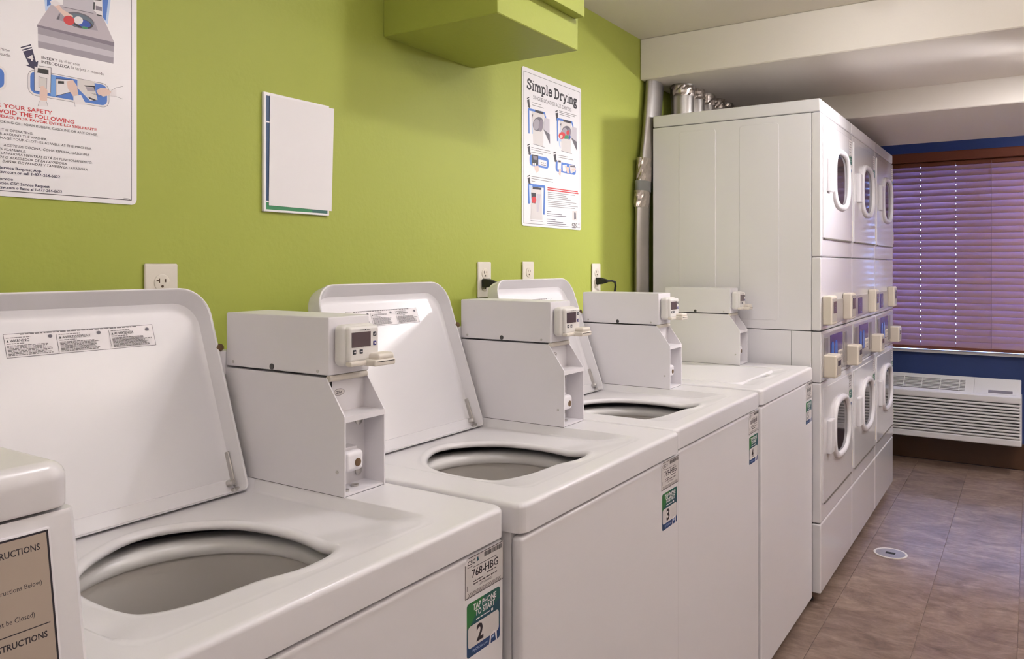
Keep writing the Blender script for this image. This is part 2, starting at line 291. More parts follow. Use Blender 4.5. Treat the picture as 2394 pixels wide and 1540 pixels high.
POSTER_WASH=[
 ('P','ltblue',[(242.1,347.3),(254.1,350.7),(256.5,332.7),(244.5,320.8)]),
 ('P','blue',[(246.9,348.7),(254.1,350.7),(252.9,334.2),(246.9,330.1)]),
 ('P','ltblue',[(342.9,376.0),(360.4,381.0),(353.7,325.7),(345.6,334.8)]),
 ('P','blue',[(343.6,376.2),(355.7,379.7),(350.3,332.1),(344.2,337.0)]),
 ('P','lilac',[(231.0,294.5),(252.9,334.2),(273.6,339.9),(328.3,344.6),(344.2,338.4),(366.2,296.3)]),
 ('P','grey4',[(231.0,294.5),(366.2,296.3),(366.2,288.3),(231.0,290.8)]),
 ('P','grey3',[(231.8,291.0),(365.4,288.8),(365.4,278.8),(232.0,279.4)]),
 ('P','grey2',[(232.0,279.4),(365.4,278.8),(365.1,268.2),(232.2,267.2)]),
 ('P','grey3',[(232.2,267.2),(365.1,268.2),(364.6,256.7),(232.5,256.2)]),
 ('P','grey2',[(273.6,356.3),(328.3,371.9),(327.6,339.8),(274.2,336.3)]),
 ('L','grey5',1.0,[(274.2,336.3),(327.6,339.2)]),
 ('P','white',[(328.3,371.9),(342.9,376.0),(344.5,336.5),(332.9,338.6)]),
 ('P','black',[(327.6,360.0),(330.3,360.1),(329.6,346.2),(327.0,346.2)]),
 ('P','grey4',[(331.6,354.6),(342.9,355.1),(342.9,347.2),(331.6,346.8)]),
 ('P','black',[(332.9,339.3),(342.9,340.0),(343.6,337.5),(333.6,337.5)]),
 ('P','black',[(328.3,365.4),(342.2,368.0),(342.2,366.0),(328.3,363.4)]),
 ('P','grey3',[(266.2,322.9),(278.5,328.7),(329.6,325.4),(335.6,310.0),(320.4,308.8),(262.5,311.9)]),
 ('P','grey5',[(328.5,319.4),(325.6,314.6),(319.7,310.5),(311.8,307.7),(302.7,306.4),(293.6,306.7),(285.5,308.7),(279.5,312.0),(276.1,316.2),(275.8,320.9),(278.6,325.6),(284.1,329.6),(291.9,332.5),(300.8,333.9),(310.0,333.7),(318.3,331.9),(324.6,328.6),(328.2,324.2)]),
 ('P','slate',[(326.7,319.1),(324.1,315.1),(319.0,311.6),(312.0,309.1),(304.0,308.0),(295.9,308.3),(288.8,310.0),(283.4,312.8),(280.4,316.5),(280.0,320.5),(282.5,324.5),(287.4,328.0),(294.2,330.4),(302.1,331.7),(310.2,331.5),(317.6,329.9),(323.2,327.0),(326.3,323.3)]),
 ('P','ink',[(326.2,315.3),(324.3,312.5),(320.4,310.1),(314.9,308.4),(308.6,307.7),(302.2,307.9),(296.4,309.1),(292.1,311.1),(289.6,313.6),(289.2,316.5),(291.0,319.2),(294.9,321.6),(300.2,323.2),(306.5,324.1),(312.9,323.9),(318.7,322.7),(323.2,320.7),(325.8,318.1)]),
 ('P','blue2',[(322.5,315.9),(321.1,313.6),(318.3,311.7),(314.6,310.4),(310.3,309.9),(306.1,310.1),(302.3,311.1),(299.5,312.8),(298.0,314.9),(297.9,317.2),(299.2,319.4),(301.9,321.3),(305.6,322.6),(309.8,323.2),(314.1,323.0),(317.9,322.0),(320.8,320.3),(322.4,318.2)]),
 ('P','white',[(308.4,319.4),(307.2,316.9),(305.2,314.8),(302.6,313.3),(299.8,312.6),(297.1,312.8),(294.8,313.8),(293.1,315.5),(292.4,317.7),(292.6,320.2),(293.8,322.7),(295.8,324.8),(298.3,326.3),(301.1,327.0),(303.9,326.9),(306.2,325.9),(307.9,324.2),(308.7,321.9)]),
 ('P','green',[(317.7,309.8),(317.2,309.0),(316.1,308.2),(314.5,307.6),(312.5,307.2),(310.6,307.2),(308.8,307.3),(307.4,307.8),(306.5,308.5),(306.3,309.3),(306.8,310.1),(308.0,310.9),(309.6,311.5),(311.5,311.9),(313.5,311.9),(315.3,311.8),(316.7,311.3),(317.5,310.6)]),
 ('P','skin',[(257.7,334.9),(265.0,341.3),(272.3,332.0),(291.6,325.2),(289.1,320.7),(276.0,319.8)]),
 ('P','red',[(293.3,314.0),(291.7,311.4),(289.2,309.2),(286.1,307.9),(282.7,307.4),(279.6,308.0),(276.9,309.5),(275.2,311.7),(274.5,314.3),(275.0,317.1),(276.5,319.8),(279.0,321.9),(282.1,323.3),(285.5,323.8),(288.7,323.2),(291.3,321.8),(293.1,319.6),(293.8,316.9)]),
 ('P','white',[(251.7,340.1),(262.5,344.4),(269.9,340.2),(261.3,334.1),(254.1,334.6)]),
 ('P','grey5',[(262.5,311.9),(268.7,324.1),(267.7,312.6)]),
 ('P','navy',[(204.2,250.3),(220.8,259.0),(221.5,256.9),(205.3,248.8)]),
 ('P','navy',[(206.4,246.6),(222.0,254.8),(222.7,252.7),(207.3,244.9)]),
 ('P','navy',[(208.0,243.6),(223.2,251.6),(228.9,230.7),(232.7,233.8),(230.4,216.8),(212.2,221.9),(217.8,223.9)]),
 ('T', 'white', '4', '4', 215.3, 225.1, 231.2, 9.7, 1, 0),
 ('T', 'ink', 'INSERT', 'INSERT', 238.0, 264.4, 238.5, 4.3, 1, 0),
 ('T', 'grey6', 'card or coin', 'card or coin', 266.8, 303.0, 239.2, 5.4, 0, 0),
 ('T', 'ink', 'INTRODUZCA', 'INTRODUZCA', 238.0, 285.4, 231.0, 4.6, 1, 0),
 ('T', 'grey6', 'la tarjeta o moneda', 'la tarjeta o moneda', 288.5, 346.2, 231.6, 5.4, 0, 0),
 ('T', 'grey6', 'machine', 'hine', 174.0, 187.4, 238.2, 5.3, 0, 0),
 ('T', 'grey6', 'deseado', 'eado', 174.0, 188.8, 230.0, 5.3, 0, 0),
 ('R','grey5',215.6,173.4,356.7,217.2,13),
 ('R','white',216.2,174.0,356.0,216.5,12.5),
 ('R','blue',219.7,177.0,352.6,214.4,10),
 ('P','blue3',[(252.9,213.7),(261.3,214.2),(261.3,177.9),(252.9,177.7)]),
 ('P','white',[(226.3,222.4),(254.1,225.8),(252.9,182.0),(226.3,182.1)]),
 ('L','ink',0.7,[(233.3,225.1),(253.7,226.1),(252.9,183.3)]),
 ('L','ink',0.7,[(226.3,221.8),(226.3,181.5),(232.7,181.4)]),
 ('P','black',[(232.1,221.2),(249.5,221.5),(249.5,213.3),(231.0,213.2)]),
 ('P','paper',[(233.3,206.7),(246.9,206.3),(246.3,188.9),(233.3,188.9)]),
 ('L','grey5',0.5,[(233.3,206.7),(246.9,206.3),(246.3,188.9),(233.3,188.9),(233.3,206.7)]),
 ('P','skin',[(236.2,190.7),(241.0,192.8),(248.1,185.5),(246.9,167.9),(235.1,167.1),(234.5,179.3)]),
 ('P','white',[(233.9,165.7),(245.7,166.5),(248.1,159.5),(232.1,156.8)]),
 ('L','grey5',0.5,[(234.5,166.4),(232.1,156.2)]),
 ('L','grey5',0.5,[(245.9,167.1),(248.7,158.9)]),
 ('P','white',[(261.9,208.7),(280.0,210.1),(289.1,212.1),(286.0,189.9),(261.9,179.0)]),
 ('L','ink',0.8,[(289.1,212.7),(261.9,208.7),(261.9,179.0),(287.9,190.9)]),
 ('P','black',[(265.6,206.0),(275.5,207.2),(275.5,202.5),(265.2,201.4)]),
 ('P','skin',[(279.7,207.7),(291.0,212.5),(297.9,203.6),(300.5,187.5),(291.0,183.9),(282.2,195.6)]),
 ('P','white',[(291.0,183.9),(304.9,188.9),(315.2,172.1),(292.3,170.7)]),
 ('L','grey5',0.5,[(291.6,184.0),(294.8,166.1)]),
 ('P','paper',[(298.6,215.9),(329.0,217.3),(330.9,200.8),(334.9,185.2),(321.1,181.5),(298.6,199.9)]),
 ('P','ink',[(310.7,206.9),(329.9,209.7),(329.6,199.2),(327.6,206.7),(312.9,204.9)]),
 ('P','grey3',[(313.3,204.6),(327.6,206.0),(329.6,199.2),(316.5,197.8)]),
 ('P','ink',[(317.8,188.0),(333.6,184.3),(328.3,182.7),(319.8,184.5)]),
 ('P','skin',[(332.2,201.0),(340.2,207.7),(350.9,209.1),(360.4,204.9),(357.7,197.8),(345.6,193.0),(336.2,195.2)]),
 ('L','grey5',0.5,[(360.4,206.9),(370.1,214.0),(382.6,218.3)]),
 ('L','grey5',0.5,[(359.1,196.7),(370.1,197.3),(382.6,194.9)]),
 ('P','white',[(360.4,206.9),(370.1,211.3),(370.1,197.3),(359.1,196.7)]),
 ('L','ink',0.5,[(323.1,195.4),(341.5,190.9)]),
 ('L','ink',0.5,[(328.3,195.1),(342.9,193.8)]),
 ('R','white',91.6,172.4,182.8,212.8,12),
 ('R','blue',93.5,176.0,179.1,209.4,10),
 ('T', 'red', 'FOR YOUR SAFETY', 'YOUR SAFETY', 177.8, 255.9, 145.4, 6.4, 1, 0),
 ('T', 'red', 'AVOID THE FOLLOWING', 'VOID THE FOLLOWING', 170.7, 293.5, 135.5, 6.7, 1, 0),
 ('T', 'red', 'PARA SU SEGURIDAD, POR FAVOR EVITE LO SIGUIENTE', 'DAD, POR FAVOR EVITE LO SIGUIENTE', 174.5, 333.3, 128.8, 4.2, 1, 0),
 ('T', 'ink', 'COOKING OIL, FOAM RUBBER, GASOLINE OR ANY OTHER', 'OKING OIL, FOAM RUBBER, GASOLINE OR ANY OTHER', 172.9, 334.6, 120.0, 4.0, 0, 0),
 ('T', 'ink', 'IT IS OPERATING.', 'IT IS OPERATING.', 174.0, 224.5, 106.8, 4.0, 0, 0),
 ('T', 'ink', 'OR AROUND THE WASHER.', 'R AROUND THE WASHER.', 172.9, 246.9, 100.2, 3.9, 0, 0),
 ('T', 'ink', 'DAMAGE YOUR CLOTHES AS WELL AS THE MACHINE.', 'MAGE YOUR CLOTHES AS WELL AS THE MACHINE.', 172.9, 324.6, 93.6, 3.8, 0, 0),
 ('T', 'ink', 'ACEITE DE COCINA, GOMA ESPUMA, GASOLINA', 'ACEITE DE COCINA, GOMA ESPUMA, GASOLINA', 177.8, 319.4, 82.0, 3.9, 0, 0.2),
 ('T', 'ink', 'ES FLAMABLE.', 'S FLAMABLE.', 173.5, 212.5, 75.2, 3.9, 0, 0.2),
 ('T', 'ink', 'LAVADORA MIENTRAS ESTÁ EN FUNCIONAMIENTO.', 'LAVADORA MIENTRAS ESTÁ EN FUNCIONAMIENTO.', 174.0, 325.0, 68.6, 3.9, 0, 0.2),
 ('T', 'ink', 'EN O ALREDEDOR DE LA LAVADORA.', 'N O ALREDEDOR DE LA LAVADORA.', 173.5, 281.0, 61.9, 3.9, 0, 0.2),
 ('T', 'ink', 'DAÑAR SUS PRENDAS Y TAMBIÉN LA LAVADORA.', 'DAÑAR SUS PRENDAS Y TAMBIÉN LA LAVADORA.', 176.4, 317.6, 55.4, 3.9, 0, 0.2),
 ('T', 'navy', 'CSC Service Request App', 'ervice Request App', 174.5, 237.6, 44.6, 4.2, 1, 0),
 ('T', 'navy', 'www.cscsw.com or call 1-877-264-6622', 'sw.com or call 1-877-264-6622', 174.0, 268.9, 37.8, 4.4, 1, 0),
 ('T', 'navy', 'servicio', 'ervicio', 172.9, 192.7, 26.4, 4.3, 1, 0),
 ('T', 'navy', 'aplicación CSC Service Request', 'ción CSC Service Request', 174.0, 251.1, 19.2, 4.5, 1, 0),
 ('T', 'navy', 'www.cscsw.com o llame al 1-877-264-6622', 'sw.com o llame al 1-877-264-6622', 174.0, 272.3, 12.2, 4.5, 1, 0),
 ('L','grey5',0.5,[(384.0,11.3),(393.8,11.2)]),
 ('L','grey5',0.5,[(393.8,9.5),(398.1,9.2)]),
]
POSTER_DRY=[
 ('S','ink',29.7,461.0,380.1,32.0),
 ('T', 'grey6', 'SINGLE-LOAD/STACK DRYERS', 'SINGLE-LOAD/STACK DRYERS', 69.6, 337.5, 431.6, 12.8, 0, 0),
 ('P','ink',[(29.7,427.5),(43.7,433.8),(44.8,430.2),(30.7,424.9)]),
 ('P','ink',[(31.1,420.9),(45.1,426.1),(47.9,404.8),(52.2,406.6),(48.6,396.3),(34.6,399.1),(38.1,400.8)]),
 ('P','ink',[(219.3,413.8),(235.1,420.4),(236.3,416.6),(220.5,411.1)]),
 ('P','ink',[(220.9,406.8),(236.7,412.3),(239.8,389.7),(244.6,391.5),(240.6,380.6),(224.8,383.7),(228.7,385.4)]),
 ('P','ink',[(32.0,271.3),(47.5,277.4),(48.6,273.4),(33.2,268.4)]),
 ('P','ink',[(33.5,264.3),(49.0,269.2),(52.1,246.9),(56.8,248.5),(52.9,237.9),(37.4,241.5),(41.3,243.0)]),
 ('P','ink',[(204.5,265.3),(221.7,271.7),(223.0,267.5),(205.8,262.2)]),
 ('P','ink',[(206.2,258.6),(223.5,263.4),(226.9,241.9),(232.1,243.5),(227.8,233.3),(210.5,236.6),(214.8,238.1)]),
 ('P','ink',[(32.0,166.9),(47.5,172.5),(48.6,168.5),(33.2,164.0)]),
 ('P','ink',[(33.5,160.5),(49.0,164.6),(52.1,144.1),(56.8,145.5),(52.9,136.0),(37.4,139.6),(41.3,140.9)]),
 ('L','grey6',1.6,[(64.3,418.6),(123.2,419.6)]),
 ('L','grey6',1.6,[(64.3,410.2),(141.1,411.7)]),
 ('L','grey6',1.6,[(247.4,420.4),(378.0,423.2)]),
 ('L','grey6',1.6,[(247.4,414.8),(363.0,416.7)]),
 ('L','grey6',1.6,[(247.4,408.5),(327.1,409.4)]),
 ('L','grey6',1.6,[(58.4,266.4),(182.4,268.0)]),
 ('L','grey6',1.6,[(58.4,259.2),(186.6,259.9)]),
 ('L','grey6',1.6,[(58.4,250.3),(134.5,251.7)]),
 ('L','grey6',1.6,[(240.4,260.9),(309.6,262.3)]),
 ('L','grey6',1.6,[(240.4,253.9),(351.1,255.8)]),
 ('L','grey6',1.6,[(58.4,168.4),(203.7,169.9)]),
 ('L','grey6',1.6,[(58.4,161.2),(203.7,161.2)]),
 ('L','grey6',1.6,[(58.4,152.9),(82.1,153.0)]),
 ('L','red',3.6,[(164.8,138.6),(386.4,141.4)]),
 ('L','red',3.6,[(164.8,131.6),(391.1,134.9)]),
 ('L','grey6',1.5,[(166.9,123.2),(365.1,126.2)]),
 ('L','grey6',1.5,[(166.9,116.8),(298.2,118.3)]),
 ('L','grey6',1.5,[(166.9,110.0),(309.6,112.0)]),
 ('L','grey6',1.5,[(166.9,103.4),(332.5,106.3)]),
 ('L','grey6',1.5,[(166.9,94.4),(374.5,97.4)]),
 ('L','grey6',1.5,[(166.9,88.0),(330.2,90.0)]),
 ('L','grey6',1.5,[(166.9,81.6),(386.4,85.0)]),
 ('L','grey6',1.5,[(166.9,74.8),(365.1,77.6)]),
 ('L','navy',1.8,[(160.6,56.7),(190.9,57.0)]),
 ('L','navy',1.8,[(160.6,48.8),(266.9,49.7)]),
 ('L','navy',1.8,[(160.6,41.8),(298.2,44.0)]),
 ('L','navy',1.8,[(160.6,29.0),(220.9,29.2)]),
 ('L','navy',1.8,[(160.6,21.6),(275.8,22.2)]),
 ('L','navy',1.8,[(160.6,14.1),(298.2,15.9)]),
 ('L','blue',7.5,[(43.0,312.8),(41.2,392.0),(144.8,395.4),(154.2,377.4)]),
 ('P','ltblue',[(60.7,388.0),(67.9,388.2),(67.9,313.0),(60.7,312.9)]),
 ('P','paper',[(60.7,388.0),(139.2,390.4),(135.5,277.0),(71.4,281.0)]),
 ('L','grey5',1.5,[(67.9,279.1),(144.8,277.0)]),
 ('P','ink',[(82.2,397.2),(137.3,398.1),(135.5,389.4),(82.2,388.7)]),
 ('P','grey5',[(136.6,352.8),(131.2,343.8),(122.4,335.8),(111.1,329.7),(98.8,326.3),(87.1,325.9),(77.2,328.5),(70.4,333.8),(67.4,341.2),(68.5,349.8),(73.7,358.5),(82.3,366.5),(93.4,372.6),(105.6,376.3),(117.5,376.9),(127.6,374.4),(134.7,369.1),(137.8,361.5)]),
 ('P','grey3',[(111.3,350.1),(108.8,343.3),(104.2,337.2),(98.1,332.3),(91.2,329.4),(84.3,328.8),(78.3,330.5),(73.8,334.3),(71.5,339.8),(71.5,346.3),(73.9,353.0),(78.4,359.1),(84.5,364.0),(91.4,367.0),(98.3,367.7),(104.4,366.0),(108.9,362.2),(111.3,356.7)]),
 ('P','grey4',[(135.4,350.2),(133.1,342.7),(129.3,336.0),(124.5,330.8),(119.2,327.8),(114.1,327.3),(109.8,329.5),(106.8,333.9),(105.5,340.1),(106.0,347.3),(108.2,354.8),(112.0,361.5),(116.8,366.7),(122.1,369.7),(127.2,370.2),(131.5,368.2),(134.6,363.7),(135.9,357.5)]),
 ('P','grey2',[(144.8,379.1),(179.0,380.0),(180.9,300.2),(167.5,307.9),(137.3,338.5)]),
 ('P','grey5',[(137.3,338.5),(180.9,327.5),(182.8,292.4),(167.5,307.9)]),
 ('P','grey6',[(60.7,376.7),(69.6,379.8),(66.1,367.5)]),
 ('L','blue',7.5,[(235.9,312.3),(234.0,389.6),(341.2,392.9),(350.9,375.3)]),
 ('P','ltblue',[(254.2,385.7),(261.6,385.9),(261.6,312.5),(254.2,312.4)]),
 ('P','paper',[(254.2,385.7),(335.4,388.0),(331.5,277.4),(265.3,281.3)]),
 ('L','grey5',1.5,[(261.6,279.4),(341.2,277.4)]),
 ('P','ink',[(276.5,394.6),(333.4,395.5),(331.5,387.0),(276.5,386.3)]),
 ('P','grey5',[(332.7,351.3),(327.1,342.6),(317.9,334.8),(306.3,328.8),(293.6,325.5),(281.5,325.1),(271.3,327.6),(264.2,332.8),(261.1,340.0),(262.3,348.4),(267.7,357.0),(276.6,364.7),(288.0,370.7),(300.6,374.2),(312.9,374.8),(323.4,372.4),(330.7,367.2),(333.9,359.8)]),
 ('P','grey3',[(306.5,348.7),(304.0,342.1),(299.2,336.1),(292.9,331.4),(285.7,328.5),(278.6,327.9),(272.4,329.6),(267.8,333.3),(265.4,338.7),(265.4,345.0),(267.9,351.5),(272.5,357.5),(278.8,362.3),(286.0,365.2),(293.1,365.8),(299.4,364.2),(304.1,360.5),(306.5,355.1)]),
 ('P','grey4',[(331.4,348.8),(329.0,341.5),(325.1,334.9),(320.1,329.9),(314.6,326.9),(309.4,326.5),(304.9,328.6),(301.8,332.9),(300.5,338.9),(301.0,346.0),(303.3,353.2),(307.2,359.8),(312.2,364.8),(317.6,367.8),(322.9,368.3),(327.4,366.3),(330.6,362.0),(331.9,355.9)]),
 ('P','grey2',[(341.2,376.9),(376.4,377.8),(378.4,300.0),(364.6,307.6),(333.4,337.4)]),
 ('P','grey5',[(333.4,337.4),(378.4,326.6),(380.4,292.4),(364.6,307.6)]),
 ('P','grey6',[(254.2,374.7),(263.4,377.7),(259.7,365.7)]),
 ('P','red',[(290.4,334.2),(286.3,329.6),(279.9,325.7),(272.0,322.8),(263.6,321.4),(255.6,321.5),(249.1,323.3),(244.7,326.3),(243.0,330.4),(244.2,334.9),(248.2,339.5),(254.5,343.4),(262.3,346.3),(270.7,347.8),(278.8,347.7),(285.4,346.0),(289.9,342.9),(291.6,338.8)]),
 ('P','skin',[(271.5,330.7),(269.6,328.4),(266.7,326.4),(263.2,325.0),(259.5,324.2),(256.1,324.3),(253.3,325.2),(251.6,326.7),(251.0,328.7),(251.7,331.0),(253.6,333.3),(256.5,335.2),(260.0,336.7),(263.6,337.4),(267.1,337.4),(269.9,336.5),(271.7,335.0),(272.2,333.0)]),
 ('P','green',[(317.7,333.8),(315.8,331.4),(312.1,329.3),(307.0,327.7),(301.2,326.7),(295.4,326.5),(290.3,327.1),(286.5,328.4),(284.4,330.3),(284.3,332.6),(286.2,334.9),(289.8,337.0),(294.9,338.7),(300.6,339.7),(306.4,339.9),(311.6,339.3),(315.5,338.0),(317.6,336.1)]),
 ('P','red',[(321.7,352.4),(319.8,349.4),(316.8,346.7),(313.1,344.6),(309.0,343.5),(305.1,343.3),(301.9,344.2),(299.7,346.0),(298.8,348.5),(299.3,351.5),(301.1,354.5),(304.0,357.1),(307.8,359.2),(311.8,360.4),(315.7,360.6),(319.0,359.7),(321.2,357.9),(322.1,355.3)]),
 ('P','blue2',[(330.6,335.6),(329.1,332.9),(327.0,330.6),(324.5,328.8),(322.0,327.8),(319.6,327.7),(317.8,328.5),(316.7,330.2),(316.4,332.5),(317.0,335.1),(318.5,337.8),(320.6,340.1),(323.1,341.9),(325.6,342.9),(328.0,343.0),(329.8,342.2),(331.0,340.5),(331.2,338.2)]),
 ('P','ltblue',[(239.5,325.1),(250.5,319.7),(257.9,286.8),(246.8,294.1)]),
 ('R','blue',46.1,204.2,174.4,242.8,16),
 ('R','white',104.1,211.1,158.3,231.2,2),
 ('P','ink',[(60.4,242.9),(102.0,243.7),(102.0,210.2),(60.4,207.8)]),
 ('P','white',[(66.2,214.7),(74.1,215.1),(74.1,206.2),(66.2,205.8)]),
 ('P','white',[(78.1,214.9),(86.0,215.4),(86.0,206.4),(78.1,206.6)]),
 ('P','grey4',[(68.2,238.7),(96.0,239.8),(92.0,226.8),(72.2,226.7)]),
 ('L','ink',3,[(122.3,214.4),(153.1,215.2)]),
 ('P','ink',[(128.8,222.1),(128.7,221.4),(128.2,220.8),(127.6,220.3),(126.8,220.0),(125.9,219.9),(125.1,220.1),(124.5,220.4),(124.1,220.9),(123.9,221.6),(124.1,222.2),(124.5,222.8),(125.1,223.3),(125.9,223.7),(126.8,223.7),(127.6,223.6),(128.2,223.3),(128.7,222.7)]),
 ('P','ink',[(139.9,222.0),(139.7,221.4),(139.3,220.7),(138.7,220.3),(137.8,219.9),(137.0,219.8),(136.2,220.0),(135.5,220.3),(135.1,220.9),(135.0,221.5),(135.1,222.2),(135.5,222.8),(136.2,223.3),(137.0,223.6),(137.8,223.7),(138.7,223.5),(139.3,223.2),(139.7,222.7)]),
 ('P','ink',[(151.5,222.0),(151.3,221.3),(150.9,220.7),(150.2,220.2),(149.4,219.9),(148.5,219.8),(147.7,220.0),(147.1,220.3),(146.6,220.8),(146.5,221.5),(146.6,222.1),(147.1,222.8),(147.7,223.3),(148.5,223.6),(149.4,223.7),(150.2,223.5),(150.9,223.2),(151.3,222.7)]),
 ('P','skin',[(76.1,204.3),(104.1,209.4),(108.1,193.0),(92.0,183.1),(82.1,192.5)]),
 ('R','blue',221.7,201.8,371.0,238.6,14),
 ('P','white',[(236.1,245.1),(262.4,245.9),(260.2,210.5),(234.8,210.1)]),
 ('P','ink',[(240.4,242.3),(259.3,243.3),(258.0,236.6),(240.4,235.8)]),
 ('P','skin',[(244.8,212.2),(262.4,212.9),(255.8,188.2),(244.8,193.7)]),
 ('P','white',[(271.3,229.3),(302.8,233.7),(296.0,207.5),(273.5,207.5)]),
 ('P','skin',[(287.0,228.7),(318.7,225.4),(323.3,203.5),(305.0,204.0)]),
 ('P','paper',[(321.0,235.7),(367.5,237.2),(365.1,214.4),(332.5,204.4)]),
 ('P','grey5',[(325.6,232.8),(365.1,237.0),(362.8,229.9),(330.2,228.8)]),
 ('P','skin',[(337.1,222.8),(369.8,228.4),(369.8,219.4),(346.4,214.8)]),
 ('L','blue',9,[(42.8,77.6),(40.9,138.0),(144.8,140.6),(140.7,46.0)]),
 ('P','ltblue',[(42.8,137.2),(64.3,138.0),(56.4,78.5),(46.7,77.9)]),
 ('P','paper',[(54.5,129.9),(124.3,130.4),(130.4,24.4),(52.5,22.7),(56.4,60.0)]),
 ('P','ink',[(66.2,134.0),(124.3,134.6),(122.3,127.1),(66.2,125.7)]),
 ('P','ink',[(56.4,113.6),(86.0,113.8),(84.0,78.3),(60.4,78.8)]),
 ('P','red',[(89.2,91.1),(88.3,87.1),(85.7,83.5),(81.7,80.7),(76.7,79.0),(71.5,78.7),(66.6,79.7),(62.7,82.0),(60.1,85.2),(59.2,89.0),(60.1,93.0),(62.7,96.6),(66.6,99.4),(71.5,101.1),(76.7,101.5),(81.7,100.5),(85.7,98.2),(88.3,95.0)]),
 ('P','grey2',[(90.0,112.0),(120.2,112.2),(104.1,50.3),(92.0,49.6)]),
 ('L','grey5',1.5,[(52.5,18.5),(132.5,19.8)]),
 ('P','paper',[(344.1,68.4),(379.3,70.5),(379.3,34.2),(344.1,34.7)]),
 ('P','grey5',[(358.1,63.6),(369.8,63.1),(372.2,40.6),(358.1,36.5)]),
 ('T', 'ink', 'CSC', 'CSC', 341.8, 381.6, 12.1, 11.3, 1, 0),
 ('P','ink',[(391.1,23.3),(397.4,25.9),(397.4,17.9),(392.6,17.7)]),
 ('L','grey6',2,[(341.8,6.5),(369.8,6.5)]),
]

# ------------------------------------------------------------------ the room
XF, YR, XN0, ZC = 6.0, -3.2, -1.3, 2.276
def struct(name, me, parent=None, loc=(0, 0, 0)):
    return finish(link(name, me, parent, loc), kind='structure')
struct('wall_left', mesh('wall_left', lambda b: box(b, XN0-.12, XF+.12, 0, .12, -.08, ZC+.1), GREEN, False))
struct('wall_right', mesh('wall_right', lambda b: box(b, XN0-.12, XF+.12, YR-.12, YR, -.08, ZC+.1), WARMW, False))
struct('wall_near', mesh('wall_near', lambda b: box(b, XN0-.12, XN0, YR, 0, -.08, ZC+.1), WARMW, False))
WY0, WY1, WZ0, WZ1 = -2.0, -.22, .742, 2.0
def far(b):
    box(b, XF, XF+.12, WY1, 0, -.08, ZC+.1); box(b, XF, XF+.12, YR, WY0, -.08, ZC+.1)
    box(b, XF, XF+.12, WY0, WY1, -.08, WZ0); box(b, XF, XF+.12, WY0, WY1, WZ1, ZC+.1)
struct('wall_far', mesh('wall_far', far, BLUEP, False))
struct('ceiling', mesh('ceiling', lambda b: box(b, XN0-.12, XF+.12, YR-.12, .12, ZC, ZC+.1), CEIL, False))
struct('trim_1', mesh('trim_1', lambda b: box(b, 3.174, 3.98, -1.9, -.0005, 2.10, ZC-.0005, .004, 1), CEIL, False))
struct('trim_2', mesh('trim_2', lambda b: box(b, 3.981, 5.0, -1.9, -.0005, 1.987, ZC-.0005, .004, 1), CEIL, False))
fl = struct('floor', mesh('floor', lambda b: box(b, XN0-.12, XF+.12, YR-.12, .12, -.1, -.0025), FLOORM, False))
TW, TL = .2955, .9
tile = mesh('tile', lambda b: box(b, -TL/2+.0003, TL/2-.0003, -TW/2+.0008, TW/2-.0008, -.003, 0, .0005, 1), FLOORM, False)
for r in range(9):
    yc = -.785+TW/2-r*TW
    for c in range(8):
        xc = XN0+TL/2+c*TL
        link('tile', tile, fl, (xc, yc, 0))
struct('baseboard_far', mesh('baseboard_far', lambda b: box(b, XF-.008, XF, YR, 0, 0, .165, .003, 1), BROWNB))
win = struct('window_1', mesh('window_frame', lambda b: [box(b, XF+.05, XF+.09, WY0, WY1, WZ0, WZ0+.04), box(b, XF+.05, XF+.09, WY0, WY1, WZ1-.04, WZ1),
      box(b, XF+.05, XF+.09, WY0, WY0+.04, WZ0, WZ1), box(b, XF+.05, XF+.09, WY1-.04, WY1, WZ0, WZ1), box(b, XF+.05, XF+.09, -1.13, -1.09, WZ0, WZ1)], WARMW, False))
link('pane', mesh('pane_a', lambda b: box(b, XF+.068, XF+.072, -1.09, WY1-.04, WZ0+.04, WZ1-.04), PANE, False), win)
link('pane', mesh('pane_b', lambda b: box(b, XF+.068, XF+.072, WY0+.04, -1.13, WZ0+.04, WZ1-.04), PANE, False), win)
link('sill', mesh('sill', lambda b: box(b, XF-.055, XF+.05, WY0-.03, WY1+.03, WZ0-.022, WZ0, .003, 1), SILL), win)

# unseen lamps: those over the washers follow shadows, the rest are added fill light
LAMPG = mat('lamp_diffuser', (.9, .9, .9, 1), .5, emit=((1, .93, .85, 1), 1))
def glow(s):
    lm = bpy.data.materials.new('lamp_glass'); lm.use_nodes = True; pb = lm.node_tree.nodes['Principled BSDF']
    pb.inputs['Emission Color'].default_value = (.985, .965, 1, 1); pb.inputs['Emission Strength'].default_value = s
    return lm
for i, (x, y, z, r, s, dp) in enumerate(LAMPS):
    where = ['above the washer tagged 2', 'in front of the green wall housing', 'above the closed washer', 'added for fill under the soffit beside the dryers', 'added for fill over the aisle near the window'][i]
    t = root('ceiling_lamp', (x, y, z), 'small round ceiling lamp '+where, 'lamp', 'round ceiling lamps')
    link('trim_ring', mesh('ring%.3f' % r, lambda b, r=r: lathe(b, [(r+.025, 0), (r+.025, -.006), (r+.002, -.01), (r, -.004), (r, 0)]), WARMW), t)
    link('diffuser', mesh('diff%d' % i, lambda b, r=r: lathe(b, [(r*math.cos(k*PI/14), -.003-r*dp*math.sin(k*PI/14)) for k in range(7)]+[(.001, -.003-r*dp)], n=20, cap1=True), glow(s)), t)
